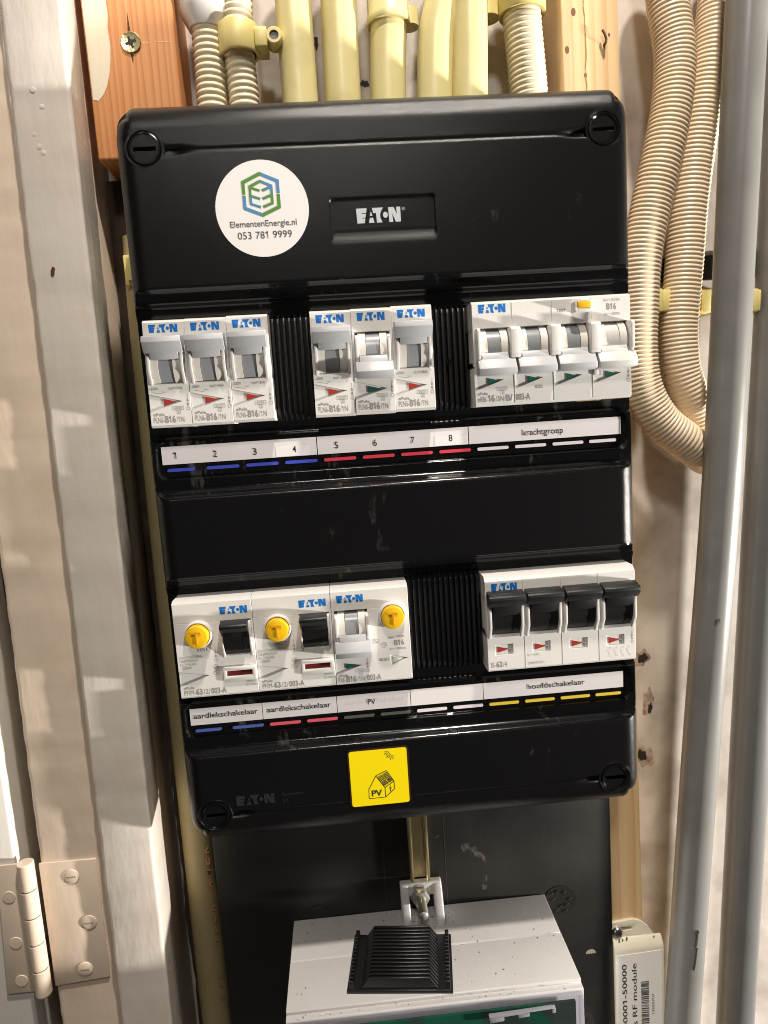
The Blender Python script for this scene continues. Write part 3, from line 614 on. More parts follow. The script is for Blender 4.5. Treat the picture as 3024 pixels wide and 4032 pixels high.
# side walls back to the wall plate
loop = [i for i in range(nxs)]+[j*nxs+nxs-1 for j in range(1, nzs)]+[(nzs-1)*nxs+i for i in range(nxs-2, -1, -1)]+[j*nxs for j in range(nzs-2, 0, -1)]
o = len(V); n = len(loop)
V += [(V[i][0], 49.6, V[i][2]) for i in loop]
for k in range(n): F.append((loop[k], loop[(k+1) % n], o+(k+1) % n, o+k)); FM.append(0)
m = MB(); m.v = V; m.f = F; m.m = FM
m.build('cover', [BLACKT, BLACKG], box, ang=50)
m = MB(); m.box(-104, 95.5, 49.8, 84.4, -164, 147); m.build('base', BLACKR, box)
for (sx, sz) in SCREWS:
    sc = MB(); sc.plate(circle(sx, sz, 5.75, 40), 5.25, 7.5, holes=[[(sx-4.7, sz-.85), (sx+4.7, sz-.85), (sx+4.7, sz+.85), (sx-4.7, sz+.85)]]); so = sc.build('cover_screw', BLACKT, box, bevel=.15, seg=1)
    sc = MB(); sc.lathe((sx, 4.75, sz), 'y', [(5.8, 2.7), (5.85, .2), (6.1, 0), (6.6, .1), (6.75, .5), (6.8, 3)], 48); sc.build('screw_rim', BLACKG, so, ang=40)
    sc = MB(); sc.plate(circle(sx, sz, 6.7, 32), 7.5, 7.7); sc.build('slot_floor', DARK, so)
    sc = MB(); sc.lathe((sx, 4.75, sz), 'y', [(7.05, 3), (7.05, .35), (7.2, .2), (7.9, .2), (8.1, .5), (8.3, 9)], 48); sc.build('screw_collar', BLACKT, so, ang=40)
    sgn = -1 if sx > 0 else 1
# maker's plate print
m = MB(); eaton(m, -11.4, 19.0, 102.4, Yb+.78, h=6.1); m.build('plate_print', SILV, box)
m = MB(); T(m, '®', 8.2, 9.7, 107.0, 1.2, Yb+.78); m.build('plate_print', SILV, box)
emb = mat('embossed_black', (0.02, 0.02, 0.021), 0.25)
m = MB(); eaton(m, -86.8, 18.0, -157.6, Yb-.16, h=4.9); T(m, 'Systeem', -65.2, -55.2, -154.6, 1.7, Yb-.16); T(m, '55', -65.2, -62.4, -157.9, 1.7, Yb-.16); m.build('embossed_name', mat('embossed_grey', (0.022, 0.022, 0.022), 0.22), box)

# blanking plates with ribs
def blank(x0, nmod, zb, nr, dot=None):
    m = MB(); w = 17.6*nmod-.3; m.box(x0+.15, x0+.15+w, 14.2, 20, zb-1.5, zb+46.8)
    b = m.build('blanking_plate', BLACKR, box)
    for i in range(nr):
        cx = x0+.15+w*(i+.5)/nr; r = MB()
        r.prismx([(14.1, zb-1.0), (10.2, zb+2.2), (9.6, zb+4), (9.6, zb+42.5), (10.2, zb+44.5), (14.1, zb+46.5)], cx-.62, cx+.62); r.build('rib', BLACKR, b, bevel=.28)
    if dot:
        d_ = MB(); d_.lathe((dot[0], 9.4, dot[1]), 'y', [(1.4, 1.5), (1.3, 0), (.6, -.1), (.45, .8), (0.01, .8)], 20); d_.build('pip', BLACKG, b)
blank(-52.8, 1, 20.9, 7); blank(17.6, 1, 20.9, 7, (26, 42.3)); blank(0.1, 2, -101.2, 14)

# label papers and coloured markers
def paper(x0, x1, z0, z1, texts, parentname='label_strip', overlays=()):
    m = MB(); m.plate([(x0, z0), (x1, z0), (x1, z1), (x0, z1)], 10.72, 10.94); p = m.build(parentname, PAPER, box)
    for ov in overlays:
        mm = MB(); mm.plate(ov, 10.62, 10.71); mm.build('overlay_label', PAPER2, p)
    if texts:
        mm = MB()
        for t in texts: T(mm, t[0], t[1], t[2], t[3], t[4], 10.56, t[5] if len(t) > 5 else .004)
        mm.build('label_print', BLKP, p)
def dig(c, x, z): return (c, x-.85, x+.85, z-1.5, 2.9)
za, zb_ = 4.75, 12.75
paper(-105.3, -36.25, za, zb_, [('1', -100.2, -98.9, 7.2, 2.9), dig('2', -81.7, 8.3), dig('3', -64, 8.1), dig('4', -46.3, 8.0)],
      overlays=[[(-54.9, za+.2), (-39.9, za+.2), (-39.7, 8.6), (-40.6, 9.6), (-42.4, 9.5), (-43.8, 10.0), (-46, 9.7), (-49, 10.0), (-54.7, 9.5)]])
paper(-35.85, 33.1, za, zb_, [dig('5', -27.2, 8.5), dig('6', -9.7, 8.4), dig('7', 7.5, 8.4), dig('8', 25, 8.2)],
      overlays=[[(17.4, za+.2), (32.6, za+.2), (32.8, 8.8), (31.3, 9.3), (29.5, 8.9), (26, 9.4), (21, 9.0), (17.6, 9.4)]])
paper(33.5, 104.8, za, zb_, [('krachtgroep', 58.4, 77.5, 7.0, 2.7)])
zc_, zd_ = -118.4, -110.3
paper(-105.3, -71.6, zc_, zd_, [('aardlekschakelaar', -103.6, -73.6, -115.2, 2.55)])
paper(-71.3, -36.3, zc_, zd_, [('aardlekschakelaar', -69.2, -39.0, -115.2, 2.55)])
paper(-36.0, -1.0, zc_, zd_, [('PV', -21.4, -17.7, -115.7, 2.7)])
paper(-.7, 34.3, zc_, zd_, [])
paper(34.6, 103.6, zc_, zd_, [('hoofdschakelaar', 56.2, 84.4, -115.2, 2.55)])
m = MB(); T(m, 'aardlekschakelaar', -32.5, -3.8, -115.2, 2.5, 10.7, 0); m.build('faded_print', mat('ghost_print', (0.68, 0.65, 0.645), .6), box)
MK = {'b': mat('blue_marker', (0.05, 0.075, 0.50), .4), 'r': mat('red_marker', (0.66, 0.045, 0.075), .4), 'w': mat('white_marker', (0.74, 0.68, 0.72), .4),
      'B': mat('pale_blue_marker', (0.085, 0.13, 0.42), .4), 'R': mat('pink_marker', (0.78, 0.12, 0.16), .4), 'g': mat('grey_marker', (0.10, 0.105, 0.085), .4), 'y': mat('yellow_marker', (0.80, 0.58, 0.05), .4)}
for zc, seq in ((2.15, 'bbbbrrrrwwww'), (-121.2, 'BBRRggwwyyyy')):
    for i, c in enumerate(seq):
        c0 = -96.8+17.6*i+.4; a, b = c0-7.3, c0+7.3
        if i == 0: a = -103.5; b = -91.3
        if i == 11: a = 89.6; b = 102.4
        m = MB(); m.plate(rrect(a, b, zc-.72, zc+.72, .7, 4), 10.55, 10.95); m.build('colour_marker', MK[c], box)

# ------------------------------------------------------------------ breakers
H = 45.2
def zt(v): return H-v
def front_body(w, notches=(), openings=(), name='body', th=0.9):
    """device housing: deep block with lever openings, and a front plate with engraved notches"""
    return None
def tri_flag(mb_holder, x, z, w, h, material, parent):
    m = MB(); m.plate([(x, z+h/2), (x+w, z), (x, z-h/2)], .28, .6); m.build('status_flag', material, parent)
def vgroove(x0, ztop, tipx, ztip, zbot): return [(x0, ztop), (tipx, ztip), (x0, zbot)]
def housing(parent, w, openings, notches, extra_holes=(), topcham=1.3):
    """openings: list of (x0,x1,z0,z1) lever wells; notches: triangles cut 0.7 mm into the face"""
    body = MB()
    body.prismx([(0.58, .25), (60, .25), (60, H-.25), (2.4, H-.25), (0.58, H-topcham*1.15)], .06, w-.06) if not openings else None
    if openings:
        z0, z1 = openings[0][2], openings[0][3]
        body.prismx([(0.58, .25), (60, .25), (60, z0), (4.6, z0+1.4), (0.58, z0-1.2)], .06, w-.06)
        body.prismx([(60, z1), (60, H-.25), (2.4, H-.25), (0.58, H-topcham*1.15), (0.58, z1+.6), (4.6, z1)], .06, w-.06)
        body.box(.06, w-.06, 11, 60, z0, z1)
        xx = .06
        for a, b, _, _ in openings:
            if a-xx > .2: body.box(xx, a, .58, 60, z0-1.2, z1+.6)
            xx = b
        if w-.06-xx > .2: body.box(xx, w-.06, .58, 60, z0-1.2, z1+.6)
    b = body.build('body', WHITE, parent, bevel=0, ang=30)
    # front plates
    outer_hi = None
    holes = [list(t) for t in notches if min(p[0] for p in t) > .3]
    edge = [t for t in notches if min(p[0] for p in t) <= .3]
    def plate_zone(za_, zb2, hs, ed, xa=.04, xb=w-.04):
        o = [(xa, za_), (xb, za_), (xb, zb2), (xa, zb2)]
        for t in ed:
            if za_ < t[1][1] < zb2:
                o = [(xa, za_), (xb, za_), (xb, zb2), (xa, zb2), (xa, t[0][1]), t[1], (xa, t[2][1])]
        m = MB(); m.plate(o, 0, .56, holes=[h for h in hs if za_ < h[0][1] < zb2]); return m.build('face_plate', WHITE, parent, bevel=.12, seg=1)
    if openings:
        z0, z1 = openings[0][2], openings[0][3]
        plate_zone(.9, z0-1.0, holes, edge); plate_zone(z1+.5, H-topcham, holes, edge)
        cur = .04
        for a, bb, _, _ in openings:
            if a-cur > .5: plate_zone(z0-.98, z1+.48, holes, edge, cur, a)
            cur = bb
        if w-.04-cur > .5: plate_zone(z0-.98, z1+.48, holes, edge, cur, w-.04)
    else: plate_zone(.9, H-topcham, holes, edge)
    m = MB(); m.prismx([(0.02, H-topcham-.02), (0.6, H-topcham+.6), (2.2, H), (14, H), (14, H-.3), (2.3, H-.3), (.59, H-topcham)], .04, w-.04); m.build('top_edge', WHITE, parent, ang=50)
    m = MB(); m.prismx([(0.02, .9), (.55, .35), (1.8, 0), (14, 0), (14, .24), (1.8, .24), (.59, .9)], .04, w-.04); m.build('bottom_edge', WHITE, parent, ang=50)
    return b
P_GREY = ([(-.6, 4.8), (-4.4, 4.8), (-7.2, 9.0), (-6.6, 11.3), (-6.0, 11.6), (-.5, 11.8)], [(-.5, 1.8), (-3.0, 2.2), (-4.5, 5.2), (-1, 6)])
P_RCD = ([(-.5, 3.0), (-3.6, 3.6), (-6.2, 6.0), (-6.4, 7.2), (-6.0, 7.8), (-4.6, 8.2), (-.5, 8.8), (0, 8)], [(-.5, 1.2), (-2.6, 1.4), (-3.6, 4.0), (-1, 5)])
P_MAIN = ([(-.8, 6.0), (-4.8, 6.6), (-7.2, 9.2), (-7.6, 10.2), (-7.2, 11.6), (-6.2, 12.2), (-5.4, 12.0), (-4.6, 12.6), (-.8, 13.2), (-.3, 12.5)], [(-.5, 1.6), (-2.8, 1.8), (-4.6, 6.8), (-1, 7)])
def lever(parent, x0, x1, up, zc, hm, bm_, sidem, cheek=(1.3, 'thin'), wide=None, name='toggle', shape=None):
    """barrel in a well between x0..x1, handle up or down, thin cheeks at both sides"""
    R = 9.6; yc = 7.2; t = cheek[0]; L = x1-x0-2*t
    bar = MB(); bar.cyl((x0+t+L*.27, yc, zc), 'x', R, L*.46, 64); bo = bar.build('barrel', bm_, parent, ang=40)
    for a, b in ((0, .258), (.742, 1)):
        s_ = MB(); s_.cyl((x0+t+L*a+.03, yc, zc), 'x', R+(.35 if sidem else 0), L*(b-a)-.06+(0 if sidem else .2), 64); s_.build('barrel_shoulder', sidem or bm_, bo, ang=40)
    s = 1 if up else -1; pa, pb = shape or P_GREY
    hx0, hx1 = wide if wide else (x0-.25, x1+.25)
    m = MB(); m.prismx([(y, zc+s*z) for y, z in pa], hx0, hx1); h = m.build(name, hm, parent, bevel=.2, ang=40)
    m = MB(); m.prismx([(y, zc+s*z) for y, z in pb], x0+t+.35, x1-t-.35); m.build('toggle_web', hm, h, bevel=.12)
    return h
def cheeks(parent, x0, x1, z0, z1, prot=3.2, t=1.25, mat_=None):
    for a, b in ((x0, x0+t), (x1-t, x1)):
        m = MB(); m.prismx([(9, z0+.4), (9, z1), (-prot*.75, z1), (-prot, z1-1.0), (-prot, z0+4.6), (.1, z0-1.6), (3.0, z0-1.0)], a, b); m.build('cheek', mat_ or WHITE, parent, bevel=.18)
def arrows(mb, x, zhi, zlo, k=1.0):
    mb.line((x, zhi), (x, zhi-1.8*k), .16, -.07); zz = zhi-1.8*k
    mb.flat([(x-.5*k, zz-1.5*k), (x, zz), (x+.5*k, zz-1.5*k)], -.07); mb.line((x, zz-1.5*k), (x, zz-2.5*k), .16, -.07)
    mb.flat([(x-.5*k, zz-2.4*k), (x+.5*k, zz-2.4*k), (x, zz-3.9*k)], -.07)
    n = 18; r = .72*k; zc = zz-4.8*k
    for i in range(n):
        a, b = 2*math.pi*i/n, 2*math.pi*(i+1)/n; mb.line((x+r*math.cos(a), zc+r*math.sin(a)), (x+r*math.cos(b), zc+r*math.sin(b)), .17, -.07)
def rect_outline(mb, x0, x1, z0, z1, w=.15):
    mb.line((x0, z0), (x1, z0), w, -.07); mb.line((x0, z1), (x1, z1), w, -.07); mb.line((x0, z0), (x0, z1), w, -.07); mb.line((x1, z0), (x1, z1), w, -.07)
def rating_box(mb, x, z, txt, w=4.7):
    rect_outline(mb, x, x+w, z, z+1.45); T(mb, txt, x+.7, x+w-.7, z+.32, .82); rect_outline(mb, x+w*.36, x+w*.68, z-1.6, z-.1); T(mb, '3', x+w*.46, x+w*.57, z-1.35, .95)
Z0, Z1 = 19.4, 34.6                       # lever well
def mcb(label, up):
    t = thing('circuit_breaker', label, 'circuit breaker', group='single pole circuit breakers in the top row')
    w = 17.5; tr = vgroove(.04, zt(31.0), 14.0, zt(34.3), zt(38.6))
    housing(t, w, [(1.15, w-1.15, Z0, Z1)], [tr])
    cheeks(t, 1.2, w-1.2, Z0-.2, 33.6)
    lever(t, 1.2, w-1.2, up, 26.2 if up else 27.0, GREYL, GREYD, CREAM, wide=(.7, w-.7) if up else (1.0, w-.5))
    tri_flag(None, 6.1, zt(34.35), 5.3, 2.7, RED if up else GREEN, t)
    m = MB(); eaton(m, 2.6, 12.0, zt(5.35), h=3.3); m.build('maker_print', BLUEP, t)
    m = MB(); T(m, 'PLN6-', 1.3, 5.9, zt(43.1), 2.35); T(m, '/1N', 10.9, 14.2, zt(43.1), 2.35)
    T(m, 'B16', 6.1, 10.6, zt(43.1), 2.75, bold=.03); T(m, 'xPole', 1.2, 6.0, zt(40.2), 1.25, bold=.012)
    if up:
        T(m, '~230V', .5, 4.3, zt(29.2), 1.1, bold=.01); T(m, 'Icn1=3kA', 8.8, 14.6, zt(29.2), 1.1, bold=.01)
        m.line((2.0, zt(30.2)), (6.2, zt(30.9)), .16, -.07); m.line((6.2, zt(30.2)), (7.6, zt(30.2)), .16, -.07); m.line((6.3, zt(29.9)), (6.3, zt(30.5)), .16, -.07)
    arrows(m, 16.3, zt(31.2), 0, .95); rating_box(m, 9.6, zt(37.9), '6000'); m.build('grey_print', GREYP, t)
    return t
first = None
names = ['white circuit breaker at far left of the top row, lever up, red flag', 'second white circuit breaker from the left in the top row, red flag', 'third white circuit breaker, left of the first black blanking plate',
         'white circuit breaker just right of the first black blanking plate, red flag', 'top row circuit breaker with its lever down and a green flag', 'white circuit breaker just left of the second black blanking plate']
for i, (mod, lab) in enumerate(zip((0, 1, 2, 4, 5, 6), names)):
    if i == 4: o_ = mcb(lab, False)
    elif first is None: first = o_ = mcb(lab, True)
    else: o_ = copy_tree(first); o_['label'] = lab
    o_.location = ((-105.6+17.6*mod+.05)*S, random.uniform(-.25, .15)*S, (21.25+(0, -.1, .1, 0, 0, .25)[i])*S); o_.rotation_euler = (0, (.014, .010, .008, .012, .010, .006)[i], 0)

def button(parent, x, z, r=5.1):
    m = MB(); m.lathe((x, 0, z), 'y', [(r+1.1, .5), (r+1.0, -2.2), (r+.75, -2.7), (r+.35, -2.7), (r+.2, -2.2), (r+.2, .5)], 48); b = m.build('button_ring', WHITE, parent, ang=40)
    m = MB(); m.lathe((x, 0, z), 'y', [(r, .5), (r, -5.6), (r-.25, -6.1), (r-.8, -6.3), (0.01, -6.3)], 48); bb = m.build('test_button', YELLOW, parent, ang=40)
    m = MB(); m.plate([(x-2.2, z+1.75), (x-.38, z+1.75), (x-.38, z-2.9), (x+.38, z-2.9), (x+.38, z+1.75), (x+2.2, z+1.75), (x+2.2, z+2.45), (x-2.2, z+2.45)], -6.65, -6.25); m.build('raised_letter', mat('letter_relief_shade', (0.62, 0.29, 0.006), .35), bb, bevel=.1)  # letter coloured a darker orange in place of its relief shading
def gear(mb, x, z, r=1.2):
    pts = []
    for i in range(48):
        a = 2*math.pi*i/48; k = r*(1.0 if (i//4) % 2 else .82); pts.append((x+k*math.cos(a), z+k*math.sin(a)))
    for p, q in zip(pts, pts[1:]+pts[:1]): mb.line(p, q, .16, -.07)
    T(mb, '-25', x-.75, x+.75, z-.4, .8)
def wavebox(mb, x, z):
    rect_outline(mb, x-1.35, x+1.35, z-.8, z+.8, .14)
    pts = [(x-1.1+2.2*i/12, z+.42*math.sin(2*math.pi*i/12)) for i in range(13)]
    for p, q in zip(pts, pts[1:]): mb.line(p, q, .14, -.07)
def rcd(label):
    t = thing('residual_current_device', label, 'earth leakage breaker', group='earth leakage breakers in the bottom row'); w = 35.1
    tr = vgroove(.04, zt(32.4), 13.6, zt(34.9), zt(39.4))
    win = [(21.4, zt(36.1)), (33.0, zt(36.1)), (33.0, zt(33.4)), (21.4, zt(33.4))]
    housing(t, w, [(20.5, 34.2, Z0+.4, Z1)], [tr, win])
    m = MB(); fr_ = rrect(20.0, 34.6, zt(38.2), zt(31.6), .6, 3); m.plate(fr_, -.9, 0.02, holes=[rrect(21.4, 33.0, zt(36.1), zt(33.4), .2, 2)]); m.build('window_frame', WHITE, t, bevel=.5, seg=2)
    m = MB(); m.box(21.3, 33.1, .4, .6, zt(36.3), zt(33.2)); m.build('indicator_window', DKRED, t)
    cheeks(t, 20.6, 34.1, Z0-.2, 34.4, prot=2.2, t=1.0)
    lever(t, 20.7, 34.0, True, 26.6, BLACKL, BLACKB, None, cheek=(.9, 'thin'), wide=(21.0, 33.2), shape=P_RCD)
    button(t, 10.8, zt(15.2))
    m = MB(); eaton(m, 20.9, 12.2, zt(7.1), h=3.3); m.build('maker_print', BLUEP, t)
    m = MB(); T(m, 'PFIM-', 1.6, 6.7, zt(43.5), 2.3); T(m, '63', 6.9, 9.8, zt(43.5), 2.6, bold=.03); T(m, '/2/', 10.2, 13.4, zt(43.5), 2.3); T(m, '003-A', 13.7, 20.6, zt(43.5), 2.5, bold=.022)
    T(m, 'xPole', 1.5, 6.3, zt(40.7), 1.25, bold=.012); T(m, 'TEST', 9.0, 14.4, zt(23.4), 1.45, bold=.012)
    arrows(m, 17.3, zt(21.6), 0, .95); gear(m, 17.0, zt(31.2)); wavebox(m, 17.0, zt(33.8)); m.build('grey_print', GREYP, t)
    m = MB(); T(m, 'Inc =10000A', 1.2, 11.4, zt(26.2), 1.2); T(m, 'IΔn=0,03A', 1.2, 9.6, zt(27.9), 1.2); T(m, 'In  =63A', 1.2, 8.4, zt(29.6), 1.2); T(m, '~230V', 1.2, 6.2, zt(31.3), 1.2)
    m.build('faint_print', GREYPL, t); m = MB(); T(m, '3000A', 29.8, 33.9, zt(39.6), 1.0); T(m, '22.5kA²s', 29.6, 35.0, zt(41.2), 1.0); m.build('peak_print', GREYPL, t)
    return t
a = rcd('white earth leakage breaker with yellow test button, leftmost in the bottom row'); a.location = (-105.55*S, 0, -100.95*S)
b = copy_tree(a); b['label'] = 'white earth leakage breaker with yellow test button, second in the bottom row'; b.location = (-70.35*S, .1*S, -100.9*S)

# combined breaker for the PV group
t = thing('combined_breaker', 'white breaker with grey lever down and yellow test button, third in bottom row', 'circuit breaker', (-35.15, 0, -100.9)); w = 35.1
tr = vgroove(.04, zt(34.2), 11.9, zt(36.2), zt(40.2)); tr2 = [(25.6, zt(32.6)), (33.4, zt(34.6)), (25.6, zt(37.6))]
housing(t, w, [(1.15, 16.2, Z0, Z1)], [tr, tr2])
m = MB(); m.plate([(26.5, zt(33.6)), (31.4, zt(34.7)), (26.5, zt(36.6))], .22, .6); m.build('recess_pad', WHITE, t, bevel=.15)
cheeks(t, 1.2, 16.4, Z0-.2, 33.6); lever(t, 1.2, 16.4, False, 26.4, GREYL, GREYD, CREAM, wide=(.8, 16.9))
tri_flag(None, 5.2, zt(36.2), 5.0, 2.6, GREEN, t); button(t, 27.4, zt(13.7))
m = MB(); eaton(m, 2.7, 12.0, zt(6.4), h=3.3); m.build('maker_print', BLUEP, t)
m = MB(); T(m, 'PXK-', 1.0, 4.5, zt(43.8), 2.35); T(m, 'B16', 4.7, 9.2, zt(43.8), 2.7, bold=.03); T(m, '/1N/', 9.6, 13.8, zt(43.8), 2.3); T(m, '003-A', 14.1, 20.6, zt(43.8), 2.6, bold=.022)
T(m, 'xPole', 1.0, 5.6, zt(41.2), 1.25, bold=.012); arrows(m, 14.8, zt(33.2), 0, .9); rating_box(m, 9.0, zt(39.4), '10000', 4.6)
T(m, 'B16', 27.6, 32.1, zt(28.2), 2.4, bold=.02); T(m, 'IΔn=', 25.0, 27.6, zt(25.0), 1.3); T(m, '0,03A', 29.0, 32.4, zt(24.6), 1.0); T(m, 'Icn = 10000A', 25.2, 32.8, zt(30.3), 1.0)
T(m, 'RCBO', 20.6, 24.8, zt(35.2), 1.35, bold=.012); gear(m, 22.9, zt(27.6), 1.35); wavebox(m, 19.2, zt(25.5)); m.build('grey_print', GREYP, t)

# four pole breaker (top row, right)
t = thing('four_pole_breaker', 'wide white four pole breaker with levers down at the right of the top row', 'circuit breaker', (35.25, -.1, 21.2)); w = 70.3
ops = [(17.575*i+1.3, 17.575*(i+1)-1.3, Z0-1.2, Z1-1.6) for i in range(4)]
nt_ = [[(17.575*i+(.04 if i == 0 else .4), zt(31.2)), (17.575*i+13.0, zt(34.0)), (17.575*i+(.04 if i == 0 else .4), zt(38.2))] for i in range(4)]
slot4 = None
housing(t, w, ops, nt_)
for i in range(4):
    x0 = 17.575*i
    lever(t, x0+1.3, x0+16.3, False, 24.9, WHITE2 if i == 3 else GREYL, WHITE2 if i == 3 else GREYD, CREAM, cheek=(1.4, 'thin'), wide=(x0+.9, x0+17.4) if i < 3 else (x0+.9, x0+17.8))
    tri_flag(None, x0+6.1, zt(34.3), 5.2, 2.7, GREEN, t)
    if i: 
        m = MB(); m.box(x0-.06, x0+.06, -.12, .3, .9, Z0-1.2); m.box(x0-.06, x0+.06, -.12, .3, Z1+.2, H-1.4); m.build('pole_seam', GROOVE, t)
for xa, xb in ((.9, 2.3), (15.4, 19.8), (33.0, 37.4), (50.6, 55.0), (68.4, 69.8)):
    m = MB(); m.prismx([(9, 18.8), (9, 33.2), (-4.6, 33.2), (-5.6, 32.2), (-5.6, 21.8), (-4.4, 20.2), (1, 18.4)], xa, xb); m.build('cheek', WHITE, t, bevel=.3)
m = MB(); m.box(52.7+.6, 52.7+4.2, .35, .6, zt(34.6), zt(31.9)); m.build('slider_slot', GREYL, t)
m = MB(); m.box(52.7+.5, 52.7+2.6, -.7, .3, zt(34.4), zt(32.1)); m.build('slider', WHITE, t, bevel=.2)
m = MB(); m.plate(rrect(44.0, 51.6, zt(7.4), zt(2.6), .8, 4), -4.6, .1, holes=[rrect(45.0, 50.8, zt(6.0), zt(3.2), .5, 3)]); tb = m.build('test_housing', WHITE, t, bevel=.35)
m = MB(); m.box(45.1, 50.7, -5.4, -1, zt(5.9), zt(3.3)); m.build('test_button', YELLOW, tb, bevel=.3)
m = MB(); eaton(m, 2.9, 12.0, zt(5.2), h=3.6); m.build('maker_print', BLUEP, t)
m = MB(); T(m, 'mRB6-', 1.0, 5.3, zt(43.2), 2.3); T(m, '16', 5.5, 8.6, zt(43.2), 2.8, bold=.03); T(m, '/3N/', 9.0, 13.4, zt(43.2), 2.3); T(m, 'B/', 13.6, 16.6, zt(43.2), 2.6, bold=.025); T(m, '003-A', 18.0, 24.4, zt(43.2), 2.6, bold=.022)
T(m, 'xPole', .9, 5.5, zt(40.2), 1.25, bold=.012); rating_box(m, 9.6, zt(38.6), '6000'); m.build('type_print', GREYP, t)
m = MB(); T(m, 'TEST', 37.4, 41.3, zt(6.6), 1.35, bold=.01); m.build('test_print', GREYP, t)
m = MB(); T(m, 'RCBO', 26.8, 30.2, zt(38.6), 1.4, bold=.01); m.build('kind_print', GREYP, t); m = MB()
T(m, 'B16', 59.6, 64.0, zt(6.6), 2.5, bold=.025); T(m, 'IΔn= 0,03A', 58.3, 65.6, zt(3.1), 1.1); T(m, 'Icn = 6000A', 58.6, 65.6, zt(9.0), 1.1); m.build('rating_print', GREYP, t); m = MB()
arrows(m, 69.0, zt(31.0), 0, 1.0); m.build('arrow_print', GREYP, t)

# main switch
t = thing('main_switch', 'wide white four pole main switch with black levers up, right of bottom row', 'switch', (35.35, 0, -100.9)); w = 70.3
ops = [(17.575*i+1.2, 17.575*(i+1)-1.2, 17.6, 34.2) for i in range(4)]
nt_ = [[(17.575*i+3.7, zt(37.2)), (17.575*i+12.0, zt(37.2)), (17.575*i+12.0, zt(32.3)), (17.575*i+3.7, zt(32.3))] for i in range(4)]
housing(t, w, ops, nt_, topcham=2.2)
for i in range(4):
    x0 = 17.575*i
    cheeks(t, x0+.75, x0+16.85, 17.4, 32.6, prot=3.4, t=1.25)
    lever(t, x0+1.2, x0+16.4, True, 25.6, BLACKL, BLACKB, None, cheek=(.95, 'thin'), wide=(x0+.45, x0+17.1), shape=P_MAIN)
    tri_flag(None, x0+4.7, zt(34.7), 5.4, 2.9, RED, t)
    m = MB(); m.box(x0+10.9, x0+11.3, .25, .6, zt(37.0), zt(32.5)); m.box(x0+9.6, x0+10.9, .25, .6, zt(34.95), zt(34.5)); m.build('flag_bar', GROOVE, t)
    if i:
        m = MB(); m.box(x0-.06, x0+.06, -.1, .3, .9, 16.2); m.box(x0-.06, x0+.06, -.1, .3, 35, H-2.3); m.build('pole_seam', GROOVE, t)
m = MB(); eaton(m, 2.9, 12.0, zt(6.9), h=3.6); m.build('maker_print', BLUEP, t)
m = MB(); T(m, 'IS-', 1.4, 3.6, zt(43.0), 2.4); m.build('type_print', GREYP, t)
m = MB(); T(m, '63', 3.8, 6.6, zt(43.0), 2.6, bold=.03); m.build('type_print', GREYP, t)
m = MB(); T(m, '/4', 6.9, 8.9, zt(43.0), 2.4); m.build('type_print', GREYP, t)
m = MB(); T(m, 'Ie = 63A', 18.6, 24.2, zt(38.8), 1.1); m.build('current_print', GREYPL, t)
m = MB(); T(m, '240/415V~', 18.7, 26.8, zt(42.9), 1.2, bold=.01); m.build('voltage_print', GREYPL, t); m = MB()
for i in range(4):
    x = 57.2+3.1*i; m.line((x, zt(42.3)), (x, zt(40.6)), .15, -.07); m.line((x, zt(40.6)), (x-.9, zt(39.2)), .15, -.07); m.line((x, zt(39.0)), (x, zt(38.2)), .15, -.07); T(m, str(2*i+1), x+.4, x+.9, zt(38.9), .9); T(m, str(2*i+2), x+.5, x+1.1, zt(42.6), .9)
arrows(m, 68.6, zt(30.6), 0, .85); m.build('faint_print', GREYPL, t)

# ------------------------------------------------------------------ stickers
st = thing('round_sticker', 'round white company sticker with a green and blue hexagon emblem', 'sticker', (-51.0, Yb-.12, 110.1))
m = MB(); m.plate(circle(0, 0, 19.6, 72), 0, .1); m.build('paper_disc', STICK, st)
gm = bpy.data.materials.new('emblem_gradient'); gm.use_nodes = True; nt = gm.node_tree; bs = nt.nodes['Principled BSDF']; bs.inputs['Roughness'].default_value = .5
tc = nt.nodes.new('ShaderNodeTexCoord'); sp = nt.nodes.new('ShaderNodeSeparateXYZ'); nt.links.new(tc.outputs['Object'], sp.inputs[0])
ma = nt.nodes.new('ShaderNodeMath'); ma.operation = 'MULTIPLY'; nt.links.new(sp.outputs['X'], ma.inputs[0]); 
mc = nt.nodes.new('ShaderNodeMath'); mc.operation = 'SUBTRACT'; mc.inputs[1].default_value = 0.0055; nt.links.new(sp.outputs['Z'], mc.inputs[0])
sg = nt.nodes.new('ShaderNodeMath'); sg.operation = 'MULTIPLY'; nt.links.new(mc.outputs[0], ma.inputs[1])
ad_ = nt.nodes.new('ShaderNodeMath'); ad_.operation = 'MULTIPLY_ADD'; ad_.inputs[1].default_value = 45000.0; ad_.inputs[2].default_value = 0.30; nt.links.new(ma.outputs[0], ad_.inputs[0])
rp = nt.nodes.new('ShaderNodeValToRGB'); rp.color_ramp.elements[0].color = (.07, .215, .025, 1); rp.color_ramp.elements[0].position = .2; rp.color_ramp.elements[1].color = (.06, .215, .42, 1); rp.color_ramp.elements[1].position = .8
nt.links.new(ad_.outputs[0], rp.inputs[0]); nt.links.new(rp.outputs[0], bs.inputs['Base Color'])
m = MB(); ye = -.1
def stroke(pts, w):
    for p, q in zip(pts, pts[1:]):
        dx, dz = q[0]-p[0], q[1]-p[1]; L = math.hypot(dx, dz); e = w*.28/L
        m.line((p[0]-dx*e, p[1]-dz*e), (q[0]+dx*e, q[1]+dz*e), w, ye)
cz = 5.6
stroke([(-7.2, cz+.7), (-7.2, cz+5.2), (0, cz+8.4), (7.2, cz+5.2), (7.2, cz+.7)], 1.4)
